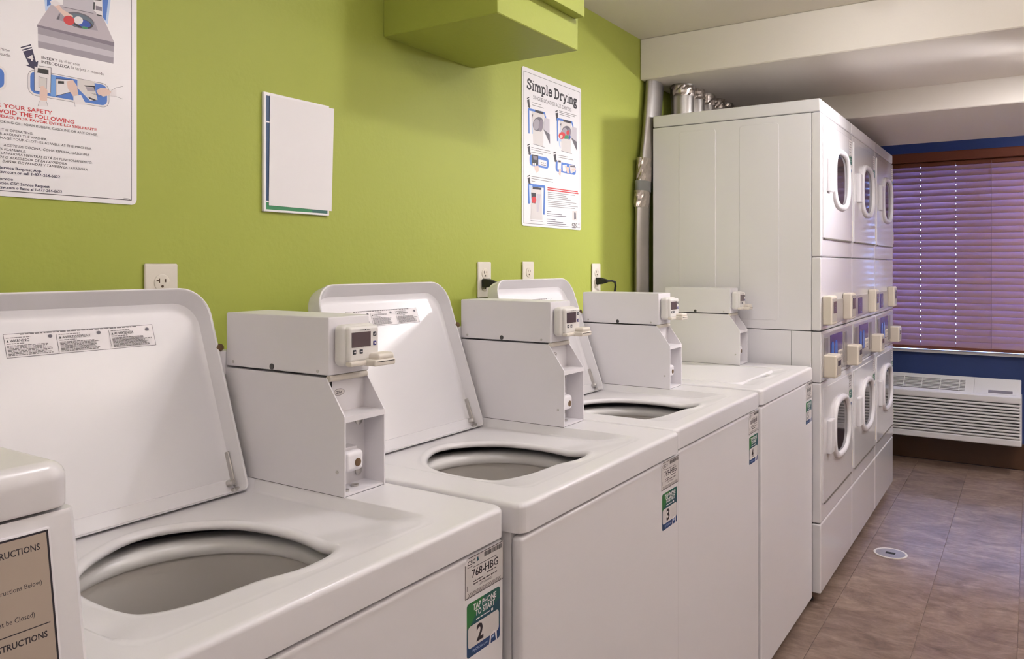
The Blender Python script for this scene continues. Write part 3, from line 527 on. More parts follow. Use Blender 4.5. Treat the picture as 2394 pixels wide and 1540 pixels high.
for i, (x, y, z, l, wd, s, su) in enumerate(PANELS):
    t = root('fill_light_panel', (x, y, z), 'long added fill light panel '+['behind the camera', 'over the aisle beside the washers', 'across the aisle from the stacked dryers'][i], 'light panel', 'added fill light panels')
    link('frame', mesh('panel_frame', lambda b: [box(b, -l/2-.02, l/2+.02, -wd/2-.02, -wd/2, -.02, .02), box(b, -l/2-.02, l/2+.02, wd/2, wd/2+.02, -.02, .02), box(b, -l/2-.02, -l/2, -wd/2, wd/2, -.02, .02), box(b, l/2, l/2+.02, -wd/2, wd/2, -.02, .02)], WARMW, False), t)
    link('diffuser', mesh('panel_diff%d' % i, lambda b: box(b, -l/2, l/2, -wd/2, wd/2, -.012, -.006), glow(s), False), t)
    link('uplight_lens', mesh('panel_up%d' % i, lambda b: box(b, -l/2, l/2, -wd/2, wd/2, .006, .012), glow(su), False), t)
    for sx in (-.5, .5): link('hanger', mesh('panel_hanger', lambda b: tube(b, [(0, 0, .012), (0, 0, ZC-z)], .004, 8), STEEL), t, (sx, 0, 0))

x, y, z, r, s = SPOT
t = root('fill_spot', (x, y, 2.10), 'small tilted spotlight head added under the soffit beside the dryers', 'lamp')
dv = Vector((2.75-x, 0-y, 1.45-z)).normalized(); q = dv.to_track_quat('-Z', 'Y').to_euler()
link('stem', mesh('spot_stem', lambda b: [lathe(b, [(.03, -.0005), (.03, -.008), (.006, -.010), (.006, z-2.10)], n=16, cap0=True)], WARMW), t)
hd = link('head', mesh('spot_head', lambda b: lathe(b, [(.001, .05), (r*.8, .045), (r+.004, .0), (r+.004, -.16), (r, -.16), (r, -.002)], n=28), WARMW), t, (0, 0, z-2.10), q)
link('lens', mesh('spot_lens', lambda b: lathe(b, [(r, -.002), (.001, -.003)], n=24, cap1=True), glow(s)), hd)

# ------------------------------------------------------------------ top-load washers
W = .684; D = .655
LX0, LX1, LLEN = -.575, -.125, .38          # lid: left, right, length
HY, HZ = .487, .897                          # hinge line
HOLE = [(-.53, .19), (-.532, .235), (-.529, .28), (-.512, .325), (-.48, .362), (-.437, .393), (-.384, .418), (-.343, .416), (-.305, .396), (-.273, .367), (-.25, .328), (-.24, .267), (-.241, .208), (-.258, .14), (-.274, .108), (-.296, .089), (-.326, .080), (-.362, .078), (-.384, .086), (-.402, .100), (-.425, .104), (-.478, .108), (-.504, .130), (-.522, .158)]
HC = Vector((-.39, .25))
def smooth_poly(P, it=2):
    for _ in range(it):
        Q = []
        for i in range(len(P)):
            a, b = P[i], P[(i+1) % len(P)]
            Q += [(.75*a[0]+.25*b[0], .75*a[1]+.25*b[1]), (.25*a[0]+.75*b[0], .25*a[1]+.75*b[1])]
        P = Q
    return P
def ray(poly, ang):
    d = Vector((math.cos(ang), math.sin(ang))); best = None
    for i in range(len(poly)):
        a = Vector(poly[i])-HC; b = Vector(poly[(i+1) % len(poly)])-HC; e = b-a
        den = d.x*e.y-d.y*e.x
        if abs(den) < 1e-12: continue
        t = (a.x*e.y-a.y*e.x)/den; u = (a.x*d.y-a.y*d.x)/den
        if t > 0 and -1e-5 <= u <= 1+1e-5: best = t if best is None else max(best, t)
    return best
def deck_build(bm):
    outer = rrect(-W, 0, 0, D, (.02, .02, .01, .01), 5); rec = rrect(-.60, .045, -.112, .50, .03, 5); hole = smooth_poly(HOLE)
    angs = sorted(set([2*PI*i/160 for i in range(160)] + [math.atan2(p[1]-HC.y, p[0]-HC.x) % (2*PI) for p in outer+rec]))
    def rz(x, y): s = max(0, min(1, (y-.055)/.115)); return .9135-.019*s*s*(3-2*s)
    def ring(poly, e, zf):
        out = []
        for a in angs:
            r = ray(poly, a)+e; x, y = HC.x+r*math.cos(a), HC.y+r*math.sin(a); out.append((x, y, zf(x, y) if callable(zf) else zf))
        return out
    def inset(P, d):
        x0, x1, y0, y1 = min(p[0] for p in P), max(p[0] for p in P), min(p[1] for p in P), max(p[1] for p in P)
        cx, cy = (x0+x1)/2, (y0+y1)/2; sx, sy = 1-2*d/(x1-x0), 1-2*d/(y1-y0)
        return [(cx+(p[0]-cx)*sx, cy+(p[1]-cy)*sy) for p in P]
    rings = [ring(inset(outer, .02), 0, .869), ring(outer, 0, .868), ring(outer, 0, .872), ring(outer, 0, .907), ring(inset(outer, .0012), 0, .9112), ring(inset(outer, .0038), 0, .914), ring(inset(outer, .0075), 0, .915), ring(inset(outer, .011), 0, .915),
             ring(inset(rec, -.004), 0, .915), ring(rec, 0, .9142), ring(inset(rec, .008), 0, lambda x, y: min(.9135, rz(x, y)+.003)), ring(inset(rec, .014), 0, rz),
             ring(hole, .022, rz), ring(hole, .015, lambda x, y: rz(x, y)+.002), ring(hole, .007, lambda x, y: rz(x, y)+.002), ring(hole, .002, lambda x, y: rz(x, y)-.0008), ring(hole, 0, lambda x, y: rz(x, y)-.005), ring(hole, .002, lambda x, y: rz(x, y)-.0095), ring(hole, .008, lambda x, y: rz(x, y)-.011)]
    loops(bm, rings)
def lid_build(bm):
    def rg(d, y, dt=None):
        dt = d if dt is None else dt
        return [(p[0], y, p[1]) for p in rrect(-.45+d, d*.35, -d, LLEN-dt, (max(.004, .012-d*.3), max(.004, .012-d*.3), max(.02, .055-d*.8), max(.02, .055-d*.8)), 7)]
    loops(bm, [rg(.016, .018), rg(.006, .0175), rg(.0015, .014), rg(0, .008), rg(0, -.020), rg(.0012, -.023), rg(.0035, -.024), rg(.0055, -.0225), rg(.012, .004, .022), rg(.016, .0078, .029), rg(.021, .0095, .035), rg(.026, .0095, .040)], True, True)
def lower_case(bm, x0, x1):
    # open-fronted sheet-metal case: side profile (y, z)
    pr = [(.245, .9155), (.57, .9155), (.57, 1.109), (.289, 1.109), (.245, 1.0475)]; t = .0028
    for a, b in ((x0, x0+t), (x1-t, x1)):
        loops(bm, [[(a, p[0], p[1]) for p in pr], [(b, p[0], p[1]) for p in pr]], True, True)
    box(bm, x0+t, x1-t, .292, .57, .9155, 1.109)          # body behind the niche
    box(bm, x0+t, x1-t, .247, .292, .9155, .9195)         # floor of the niche
BX0, BX1 = -.113, -.015                      # meter case left, right
def id_label(number, code):
    p = Print(); p.face([(0, 0), (103, 0), (103, 61), (9, 61), (0, 52)], 'paper')
    p.line('ink', 1.1, [(1, 1), (102, 1), (102, 60), (9.5, 60)]); p.line('ink', 1.1, [(1, 51.5), (1, 1)])
    p.face([(0, 52), (9, 61), (11, 57), (5, 50)], 'white')
    p.text('ink', 'CSC', 'CSC', 7, 27, 49, 6.5, 1); p.face([(31, 49), (36, 51), (34, 57), (31.5, 55)], 'teal'); p.greek('grey6', 7, 24, 45.5, 1, 2, 1.2, .1)
    x = 50
    while x < 98:
        wd = random.choice((.7, 1.2, 2)); p.rect('ink', x, 51, x+wd, 58); x += wd+random.choice((.6, .9))
    p.rect('grey6', 22, 43, 84, 44)
    if code: p.text('ink', code, code, 18, 88, 28.5, 11.5, .012)
    else:
        for i in range(7): p.rect('ink', 20+i*9.5, 28.5, 26+i*9.5, 40)
    p.greek('grey6', 58, 85, 24, 1, 2, 1.8, .1); p.greek('grey6', 22, 48, 21, 1, 2, 1.8, .1); p.greek('grey6', 22, 86, 17, 1, 2, 2.0, .02)
    if code: p.text('grey6', '1-877-264-6622', '1-877-264-6622', 36, 72, 11.5, 3.6)
    else: p.greek('grey6', 36, 72, 11.5, 1, 2, 3)
    p.greek('grey6', 8, 96, 6.5, 3, 2.0, .9, .05); p.rect('grey6', 5, 12, 6, 20)
    return p
def phone_tag(number):
    p = Print()
    p.face(rrect(0, 0, 88, 81, (5, 5, 5, 5), 5), 'teal')
    p.face([(0, 44), (0, 76), (5, 81), (46, 81), (10, 47)], 'tgreen'); p.face([(10, 47), (46, 81), (84, 81), (88, 77), (88, 62)], 'tgreen2')
    p.face([(0, 5), (5, 0), (83, 0), (88, 5), (88, 20), (0, 14)], 'tblue'); p.face([(0, 5), (5, 0), (24, 0), (0, 22)], 'dkblue')
    p.text('white', 'TAP PHONE', 'TAP PHONE', 16, 78, 67.5, 8.6, .028); p.text('white', 'TO START', 'TO START', 22, 74, 57, 8.6, .028)
    p.greek('white', 24, 62, 50.5, 1, 2, 1.7, .05); p.rect('white', 64, 49.5, 69, 53.5)
    p.rr('paper', 3, 13, 85, 46, 6)
    p.text('ink', number, number, 25, 43, 18, 23.5, .035)
    p.text('ltblue', 'MyCSCGo.com', 'MyCSCGo.com', 15, 54, 5, 4.0, 1)
    p.face([(58, 0), (62, 0), (64, 11), (74, 13), (77, 0), (80, 0), (79, 14), (70, 17), (61, 13)], 'white'); p.face([(65, 6), (72, 8), (72, 11), (65, 9)], 'ltblue')
    return p
def warn_label():
    p = Print(); p.rect('white', 0, 0, 244, 38); p.frame('ink', 0, 0, 244, 38, .7)
    p.greek('grey6', 24, 215, 35.5, 1, 2, 1.5, .03)
    for x0, word, x1 in ((2, 'WARNING', 36), (80, 'AVERTISSEMENT', 132), (166, 'ADVERTENCIA', 206)):
        if x0 > 2: p.rect('ink', x0-3, 2, x0-2.4, 33)
        p.text('ink', word, word, x0+6, x1, 24.5, 4.2, 1); p.face([(x0+1, 24.5), (x0+4.5, 24.5), (x0+2.7, 28.5)], 'ink')
        p.greek('grey6', x0+1, x0+40, 31, 1, 2, 1.0, .2); p.greek('grey6', x0+1, x0+30, 21.5, 1, 2, 1.1, .1)
        p.greek('grey6', x0+1, x0+72, 18.2, 8, 2.15, 1.05, .25)
        p.face([(x0+66+3.4*math.cos(a*PI/6), 30+2.8*math.sin(a*PI/6)) for a in range(12)], 'grey5')
    return p
WARN = None
def washer(xr, yf, is_open, label, number, code):
    global WARN
    t = root('top_load_washer', (xr, yf, 0), label, 'washer', 'white top-load washers in a row')
    def cab(b):
        box(b, -W+.004, -W+.014, .024, D-.004, .04, .8675); box(b, -.014, -.004, .024, D-.004, .04, .8675)
        box(b, -W+.014, -.014, D-.014, D-.004, .04, .8675); box(b, -W+.014, -.014, .024, D-.014, .04, .06); box(b, -W+.014, -.014, .024, .03, .06, .8675)
    link('cabinet', mesh('washer_cabinet', cab, ENAMEL, False), t)
    link('front_panel', mesh('washer_front', lambda b: box(b, -W+.002, -.002, .003, .0238, .035, .8615, .007, 3), ENAMEL), t)
    link('deck', mesh('washer_deck', deck_build, ENAMEL, ang=60), t)
    def bas(b):
        cc = (-.385, .25, 0)
        lathe(b, [(.23, .70), (.23, .860), (.215, .8665), (.186, .868), (.174, .866), (.168, .860), (.166, .852), (.170, .845)], cc, n=64, mi=0)
        lathe(b, [(.170, .845), (.176, .841), (.184, .745), (.181, .737), (.192, .735), (.192, .56), (.178, .535), (.001, .53)], cc, n=64, mi=1)
        lathe(b, [(.10, .531), (.09, .56), (.05, .59), (.035, .66), (.02, .67), (.001, .672)], cc, n=28, mi=0)
    link('tub', mesh('washer_tub', bas, [TUBRING, BASKET], ang=50), t)
    ft = mesh('washer_foot', lambda b: lathe(b, [(.02, 0), (.022, .006), (.012, .012), (.012, .04)], n=14, cap0=True, cap1=True), BLACK)
    for fx, fy in ((-.05, .06), (-W+.05, .06), (-.05, D-.06), (-W+.05, D-.06)): link('foot', ft, t, (fx, fy, 0))
    a = -19.5 if is_open else 90
    lid = link('lid', mesh('washer_lid', lid_build, ENAMEL, ang=28), t, (LX1, HY+(0 if is_open else -.004), HZ-(.005 if is_open else .002)), (R(a), 0, 0))
    if is_open:
        for sx in (-.0005, -.4495):
            link('bumper', mesh('lid_bumper', lambda b: lathe(b, [(.001, -.006), (.006, -.005), (.0075, 0), (.006, .004), (.001, .005)], axis='y', n=16, cap0=True, cap1=True), BRONZE), lid, (sx*.98-(.0 if sx < -.1 else -.002), -.021, .262))
        link('hinge', mesh('lid_hinge', lambda b: [box(b, -.0150, -.0115, -.003, .008, .012, .075, .001, 1), box(b, -.022, -.004, -.008, .012, .000, .010, .002, 1)], STEEL), lid)
        link('hinge_pin', mesh('lid_hinge_pin', lambda b: lathe(b, [(.007, -.004), (.007, .006)], (0, .002, .006), 'x', 14, True, True), BRONZE), lid)
        link('hinge_screw', mesh('lid_hinge_screw', lambda b: lathe(b, [(.006, .004), (.006, -.008), (.004, -.0105), (.001, -.011)], (-.022, 0, .02), 'y', 12, True, True), STEEL), lid)
        if WARN is None:
            random.seed(3); wl = warn_label().build('warning_label', lid, (-.346, .0093, .285), 'warning_label'); WARN = wl.data
        else: link('warning_label', WARN, lid, (-.346, .0093, .285))
    # meter: lower case with open niche, upper case, card reader
    link('base_gap_shade', mesh('meter_gap_shade', lambda b: box(b, BX0+.0012, BX1-.0012, .2465, .569, .9135, .9156), DARK, False), t)  # dark strip drawn for the shade in the gap under the case
    lc = link('lower_case', mesh('meter_lower', lambda b: lower_case(b, BX0, BX1), ENAMEL2, False), t)
    link('shelf', mesh('meter_shelf', lambda b: box(b, BX0+.0028, BX1-.0028, .245, .292, 1.038, 1.0475), ENAMEL2, False), lc)
    link('front_lip', mesh('meter_lip', lambda b: tube(b, [(BX0+.004, .287, 1.107), (BX1-.004, .287, 1.107)], .0055, 12), IVORY), lc)
    link('coin_vault', mesh('meter_vault', lambda b: [box(b, -.108, -.058, .268, .2925, .946, .990, .004, 2), box(b, -.103, -.060, .251, .2685, .951, .986, .008, 3)], ENAMEL2), lc)
    link('keyhole', mesh('meter_key', lambda b: lathe(b, [(.007, .2515), (.007, .250), (.005, .2495), (.001, .2495)], (-.076, 0, .966), 'y', 14, True, True), BRONZE), lc)
    bolt = mesh('meter_bolt', lambda b: lathe(b, [(.008, 0), (.008, -.003), (.005, -.005), (.001, -.0052)], axis='y', n=12, cap1=True), STEEL)
    link('bolt', bolt, lc, (-.033, .292, 1.026)); link('bolt', bolt, lc, (-.034, .292, .938))
    fb = mesh('meter_fbolt', lambda b: lathe(b, [(.007, 0), (.007, .003), (.001, .004)], n=10, cap1=True), STEEL)
    link('bolt', fb, lc, (-.095, .262, .9195)); link('bolt', fb, lc, (-.062, .272, .9195))
    link('coin_slot', mesh('meter_slot', lambda b: box(b, -.1015, -.0965, .2905, .2925, 1.066, 1.1015), DARK, False), lc)
    if 'price' not in CACHE:
        p = Print(); p.face([(13+13*math.cos(a*PI/12), 6+6*math.sin(a*PI/12)) for a in range(24)], 'grey6'); p.face([(13+12.2*math.cos(a*PI/12), 6+5.2*math.sin(a*PI/12)) for a in range(24)], 'paper'); p.text('ink', '25¢', '25¢', 6, 20, 3.6, 4.6, 1)
        CACHE['price'] = p.build('price_mark', lc, (-.092, .292, 1.075)).data
    else: link('price_mark', CACHE['price'], lc, (-.092, .292, 1.075))
    scr = mesh('case_screw', lambda b: lathe(b, [(.003, .001), (.003, -.0008), (.001, -.0012)], axis='x', n=10, cap1=True), STEEL)
    scrb = mesh('case_lock', lambda b: lathe(b, [(.0055, .001), (.0055, -.001), (.001, -.0014)], axis='x', n=14, cap1=True), mat('dark_lock', (.09, .085, .085, 1), .35, .7, noise=.1))
    link('screw', scr, lc, (BX0, .262, .955))
    uc = link('upper_case', mesh('meter_upper', lambda b: box(b, BX0+.001, BX1+.001, .283, .551, 1.1125, 1.211, .003, 2), ENAMEL2), t)
    link('lock', scrb, uc, (BX0+.001, .424, 1.119)); link('screw', scr, uc, (BX0+.001, .53, 1.121)); link('screw', scr, uc, (BX0+.001, .309, 1.119))
    link('rear_bracket', mesh('meter_rear', lambda b: box(b, BX0-.012, BX1, .5515, .575, 1.095, 1.14, .002, 1), ENAMEL2), uc)
    rd = link('card_reader', mesh('reader_body', lambda b: [box(b, -.103, -.022, .258, .2835, 1.128, 1.198, .010, 4), box(b, -.097, -.024, .250, .270, 1.134, 1.195, .006, 3)], READER), t)
    link('screen', mesh('reader_screen', lambda b: box(b, -.0915, -.0465, .2492, .252, 1.160, 1.185), SCREEN, False), rd)
    bt = mesh('reader_button', lambda b: box(b, -.0038, .0038, -.0012, .001, -.0038, .0038, .0008, 1), mat('button_dark', rgb(44, 46, 54), .4, noise=.1))
    bu = mesh('reader_button_b', lambda b: box(b, -.0038, .0038, -.0012, .001, -.0038, .0038, .0008, 1), mat('button_blue', rgb(58, 52, 130), .4, noise=.1))
    link('button', bt, rd, (-.036, .250, 1.180)); link('button', bu, rd, (-.036, .250, 1.164))
    link('button', bt, rd, (-.085, .250, 1.152)); link('button', bt, rd, (-.069, .250, 1.152))
    if 'glyph' not in CACHE:
        p = Print(); p.line('white', .9, [(59.5, 50), (61, 48.4), (63.5, 52)]); p.line('white', .9, [(60, 32.3), (64, 35.7)]); p.line('white', .9, [(60, 35.7), (64, 32.3)])
        p.line('white', 1.2, [(10.7, 22), (15.3, 22)]); p.line('white', 1.2, [(13, 19.7), (13, 24.3)]); p.line('white', 1.4, [(26.7, 22), (31.3, 22)])
        p.greek('grey6', 26, 38, 58, 1, 2, 1, .1); p.face([(37, 57.4), (39, 58.4), (38, 60), (36.6, 59.5)], 'ink'); p.greek('grey6', 41, 50, 58, 1, 2, 1, .1)
        CACHE['glyph'] = p.build('panel_marks', rd, (-.098, .2488, 1.130)).data
    else: link('panel_marks', CACHE['glyph'], rd, (-.098, .2488, 1.130))
    link('slot_nose', mesh('reader_nose', lambda b: [box(b, -.060, -.008, .226, .256, 1.1265, 1.1375, .003, 3), box(b, -.050, -.008, .2285, .256, 1.1350, 1.1475, .005, 3), box(b, -.097, -.03, .246, .26, 1.128, 1.1365, .003, 2)], IVORY), rd)
    link('card_slot', mesh('reader_slot', lambda b: box(b, -.055, -.012, .2255, .25, 1.1335, 1.1347), DARK, False), rd)
    random.seed(int(number))
    id_label(number, code).build('id_label', t, (-.108, .003, .7995)); phone_tag(number).build('phone_tag', t, (-.103, .003, .7105))
    return t
washer(1.056, -.713, True, 'open top-load washer with tag number 2 on its front, nearest the camera', '2', '768-HBG')
washer(1.752, -.735, True, 'open top-load washer with tag number 3, between the washers tagged 2 and 4', '3', '769-HBG')
washer(2.440, -.723, True, 'open top-load washer with tag number 4, beside the washer with the closed lid', '4', None)
washer(3.150, -.722, False, 'top-load washer with its lid closed, beside the stacked dryers', '5', None)

# ------------------------------------------------------------------ machine with the instruction plate (left edge of the picture)
t = root('laundry_machine', (.3315, -.791, 0), 'white laundry machine with slanted instruction plate at the left edge of the picture', 'laundry machine')
prof = [(.010, 1.1095), (.002, 1.1095), (0, 1.106), (-.054, .80), (-.054, .04), (.70, .04), (.70, 1.1095)]
def m1(b):
    x0, x1 = -.69, 0
    loops(b, [[(x0, p[0], p[1]) for p in prof], [(x0, p[0], p[1]) for p in prof], [(x1-.004, p[0], p[1]) for p in prof], [(x1, p[0]+(.004 if p[0] < .5 else -.004), p[1]) for p in prof]], True, True)
link('body', mesh('machine_body', m1, ENAMEL, ang=30), t)
link('top_cover', mesh('machine_top', lambda b: cap_box(b, -.69, -.001, -.001, .702, 1.1115, 1.147, .014, .018), ENAMEL, ang=40), t)
link('top_dimple', mesh('machine_dimple', lambda b: lathe(b, [(.012, 1.146), (.010, 1.1485), (.004, 1.149), (.001, 1.149)], (-.055, .04, 0), n=18), ENAMEL), t)
pl = link('instruction_plate', mesh('machine_plate', lambda b: [box(b, -.62, -.0205, -.0022, .003, -.30, -.0105, .002, 2)], ENAMEL2), t, (0, .0000, 1.111), (R(-9.95), 0, 0))
p = Print(); p.rect('wood', 0, 0, 598, 270); PC['plate'] = (176, 160, 146); p.cols[0] = 'plate'; p.frame('ink', 0, 0, 598, 270, 1.5)
TOPS = 281.5
def pt(s, full, vis, x0, x1, cap, bold): p.text('ink', full, vis, 575.5+(x0-.2855)*1000, 575.5+(x1-.2855)*1000, TOPS-s*1000, cap, bold)
pt(.0242, 'INSTRUCTIONS', 'RUCTIONS', .2735, .3013, 4.4, 1)
pt(.0490, '(Instructions Below)', 'ructions Below)', .2725, .3005, 3.2, 0)
pt(.0700, 'Must be Closed)', 'st be Closed)', .270, .2938, 3.4, 0)
p.rect('ink', 10, TOPS-77.9, 594, TOPS-77.2)
pt(.0870, 'INSTRUCTIONS', 'TRUCTIONS', .2700, .3014, 4.2, 1)
p.build('instruction_print', pl, (-.621, -.0022, -.2815-.0008))
ft = CACHE['washer_foot']
for fx, fy in ((-.05, .0), (-.64, .0), (-.05, .65), (-.64, .65)): link('foot', ft, t, (fx, fy, 0))

# ------------------------------------------------------------------ stacked dryers
PD = .631; XD, YD = 3.175, -.744
CTRL = mat('control_plate_steel', (.60, .57, .56, 1), .3, .6, noise=.04)
VIOLET = mat('violet_panel', rgb(74, 52, 110), .25, noise=.2, nscale=20)
BOTTLE = mat('blue_panel_print', rgb(58, 104, 190), .25, noise=.2, nscale=30)
def stack(k, label):
    t = root('stacked_dryer', (XD+k*PD, YD, 0), label, 'dryer', 'white stacked dryers')
    X0, X1 = .0015, PD-.0015
    lw = link('lower_cabinet', mesh('dry_lower', lambda b: box(b, X0, X1, .035, .685, .045, 1.0455, .002, 1), ENAMEL), t)
    up = link('upper_cabinet', mesh('dry_upper', lambda b: box(b, X0, X1, .035, .685, 1.0485, 1.8855, .002, 1), ENAMEL), t)
    if k == 0:
        for (a, c) in ((.412, .566), (.158, .311)):
            link('side_panel', mesh('dry_side%.2f' % a, lambda b: loops(b, [[(X0+.0005, p[0], p[1]) for p in rrect(a-.002, 1.083, c+.002, 1.860, .012)], [(X0-.0016, p[0], p[1]) for p in rrect(a, 1.085, c, 1.858, .012)]], False, True), ENAMEL, False), up)
        link('panel_seam', mesh('dry_seam', lambda b: box(b, X0-.0004, X0+.001, .1085, .1097, .86, 1.045), DARK, False), lw)
    link('top_cover', mesh('dry_top', lambda b: box(b, X0-.0005, X1+.0005, .002, .685, 1.888, 1.938, .006, 3), ENAMEL), t)
    fr = lambda nm, z0, z1: link(nm, mesh('dry_'+nm, lambda b: box(b, X0, X1, 0, .0345, z0, z1, .006, 3), ENAMELG), t)
    fr('upper_front', 1.3335, 1.8855); fr('upper_control_front', 1.0485, 1.331); fr('lower_front', .3135, .8485); fr('toe_panel', .045, .3105)
    link('lower_control_front', mesh('dry_lcf', lambda b: box(b, X0, X1, 0, .0345, .851, 1.0455, .004, 2), ENAMELG), t)
    for (zc, nm) in ((1.655, 'upper_door'), (.632, 'lower_door')):
        z0, z1 = (1.405, 1.858) if zc > 1 else (.385, .826)
        d = link(nm, mesh('dry_'+nm, lambda b: box(b, .030, .603, -.005, .004, z0, z1, .0042, 2), ENAMELG), t)
        def ringm(b):
            def el(hx, hz, y, e=3.0, n=44):
                o = []
                for i in range(n):
                    a = 2*PI*i/n; c, s = math.cos(a), math.sin(a)
                    o.append((.352+hx*math.copysign(abs(c)**(2/e), c), y, zc+hz*math.copysign(abs(s)**(2/e), s)))
                return o
            loops(b, [el(.165, .127, -.003), el(.164, .126, -.012), el(.160, .123, -.0175), el(.152, .116, -.020), el(.142, .108, -.019), el(.136, .103, -.013), el(.135, .102, -.006)])
        link('window_frame', mesh('dry_ring%d' % (zc > 1), ringm, ENAMEL, ang=50), d)
        def gl(b):
            o = []
            for i in range(44):
                a = 2*PI*i/44; c, s = math.cos(a), math.sin(a); o.append((.352+.138*math.copysign(abs(c)**(2/3), c), -.0072, zc+.105*math.copysign(abs(s)**(2/3), s)))
            b.faces.new([b.verts.new(q) for q in o])
        link('window_glass', mesh('dry_glass%d' % (zc > 1), gl, GLASSD, False), d)
        link('door_handle', mesh('dry_handle%d' % (zc > 1), lambda b: [box(b, .085, .145, -.022, -.003, zc-.068, zc+.064, .005, 3), box(b, .135, .20, -.014, -.003, zc-.058, zc+.055, .003, 2)], ENAMEL), d)
        link('vent_slot', mesh('dry_slot%d' % (zc > 1), lambda b: box(b, .04, .59, -.0065, -.004, z0-.004, z0+.001), mat('dark_vent_slot', (.16, .14, .12, 1), .6, noise=.1), False), d)  # dark vent strip along the lower edge of the door
    # hinge covers on the door's right side
    for z in (1.46, .445):
        link('door_hinge', mesh('dry_hinge%.2f' % z, lambda b: box(b, .6065, .6125, -.006, 0, z-.035, z+.035, .001, 1), BEIGE), t)
    # stickers
    st = CACHE.get('dry_stick')
    if not st:
        p = Print(); p.rect('paper', 0, 70, 62, 140); p.frame('grey5', 0, 70, 62, 140, 1); p.greek('grey6', 6, 56, 128, 5, 11, 4)
        p.rect('tgreen2', 2, 32, 60, 66); p.rect('tgreen', 2, 48, 30, 66); p.greek('white', 10, 52, 54, 2, 9, 4); p.rect('paper', 2, 12, 60, 32); p.rect('ink', 14, 15, 22, 29); p.rect('tblue', 2, 0, 60, 12)
        o = p.build('sticker', t, (.538, -.005, 1.712)); st = CACHE['dry_stick'] = o.data
    else: link('sticker', st, t, (.538, -.005, 1.712))
    link('sticker', st, t, (.535, -.005, .684))
    # controls: steel plates, graphic panel, keypad, readers
    cp = link('control_panel', mesh('dry_ctrl', lambda b: [box(b, .022, .61, -.004, .002, .868, 1.036, .002, 1)], CTRL), t)
    link('graphic_panel', mesh('dry_graphic', lambda b: box(b, .150, .385, -.0065, -.003, .905, 1.022, .001, 1), VIOLET), cp)
    for gx in (.185, .255): link('graphic_mark', mesh('dry_gm%.2f' % gx, lambda b: loops(b, [[(q[0], y, q[1]) for q in rrect(gx-.022, .908, gx+.022, .995, (.002, .002, .02, .02))] for y in (-.006, -.0075)], True, True), BOTTLE), cp)
    link('keypad', mesh('dry_keypad', lambda b: [box(b, .295, .38, -.0075, -.005, .908, .95, .001, 1)], IVORY), cp)
    for i in range(3):
        for j in range(2): link('key', mesh('dry_key', lambda b: box(b, -.009, .009, -.002, .001, -.006, .006), CTRL, False), cp, (.313+i*.024, -.0075, .919+j*.019))
    for px in (.045, .425): link('slot_plate', mesh('dry_sp%.2f' % px, lambda b: [box(b, px, px+.06, -.007, -.003, .885, 1.02, .002, 1)], mat('grey_slot_plate', (.32, .29, .29, 1), .35, .5, noise=.08)), cp)
    ucp = link('upper_control_panel', mesh('dry_uctrl', lambda b: [box(b, .022, .61, -.003, .002, 1.063, 1.16, .002, 1)], CTRL), t)
    link('display', mesh('dry_disp', lambda b: box(b, .14, .23, -.006, -.002, 1.075, 1.15, .002, 1), VIOLET), ucp)
    link('display', mesh('dry_disp2', lambda b: box(b, .545, .60, -.006, -.002, 1.08, 1.145, .002, 1), mat('grey_display', (.3, .27, .27, 1), .3, noise=.1)), ucp)
    offs = [(.415, 1), (.49, 0)] + ([(.02, 1), (.03, 0)] if k == 0 else [])
    for ox, upper in offs:
        z0, z1 = (1.07, 1.182) if upper else (.868, .955)
        pr = .036 if upper else .05
        rd = link('card_reader', mesh('dryrd%d%.2f' % (upper, ox), lambda b: [box(b, ox, ox+.10, -pr, -.001, z0, z1, .007, 3)], BEIGE if k >= 0 else IVORY), t)
        link('reader_face', mesh('dryrf%d%.2f' % (upper, ox), lambda b: box(b, ox+.010, ox+.090, -pr-.0018, -pr+.002, z0+.012, z1-.010, .001, 1), mat('reader_face_grey', (.42, .38, .33, 1), .4, noise=.05)), rd)
        link('reader_screen', mesh('dryrs%d%.2f' % (upper, ox), lambda b: box(b, ox+.025, ox+.075, -pr-.003, -pr-.001, z0+.045, z1-.022), SCREEN, False), rd)
    for fx, fy in ((.05, .06), (PD-.05, .06), (.05, .62), (PD-.05, .62)): link('foot', mesh('dry_foot', lambda b: lathe(b, [(.022, 0), (.022, .008), (.012, .014), (.012, .046)], n=14, cap0=True, cap1=True), BLACK), t, (fx, fy, 0))
    return t
stack(0, 'nearest of the three stacked dryers, beside the closed washer')
stack(1, 'middle one of the three white stacked dryers')
stack(2, 'farthest of the three stacked dryers, next to the window blind')

# ------------------------------------------------------------------ ducts behind the dryers
def crumple(bm, c, r, h, n=26, m=7, amp=.006, flat=1.0):
    rings = []
    for j in range(m):
        z = c[2]+h*j/(m-1); rg = []
        for i in range(n):
            a = 2*PI*i/n; rr = r+random.uniform(-amp, amp); rg.append((c[0]+rr*math.cos(a), c[1]+rr*flat*math.sin(a), z))
        rings.append(rg)
    loops(bm, rings)
random.seed(11)
d0 = root('exhaust_duct', (3.128, -.0295, 0), 'tall galvanised duct squeezed between green wall and dryer back', 'duct', 'exhaust ducts')
link('pipe', mesh('duct_tall', lambda b: tube(b, [(0, 0, .0), (0, 0, 1.4), (.003, 0, 1.5), (.015, 0, 1.62), (.062, 0, 1.75), (.10, 0, 1.90), (.122, 0, 2.0), (.138, 0, 2.0995)], [.058, .058, .058, .06, .066, .07, .073, .075], 28, True, .385), GALV, ang=60), d0)
link('foil_wrap', mesh('duct_foil', lambda b: crumple(b, (.003, 0, 1.545), .060, .07, amp=.004, flat=.42), FOIL, False), d0)
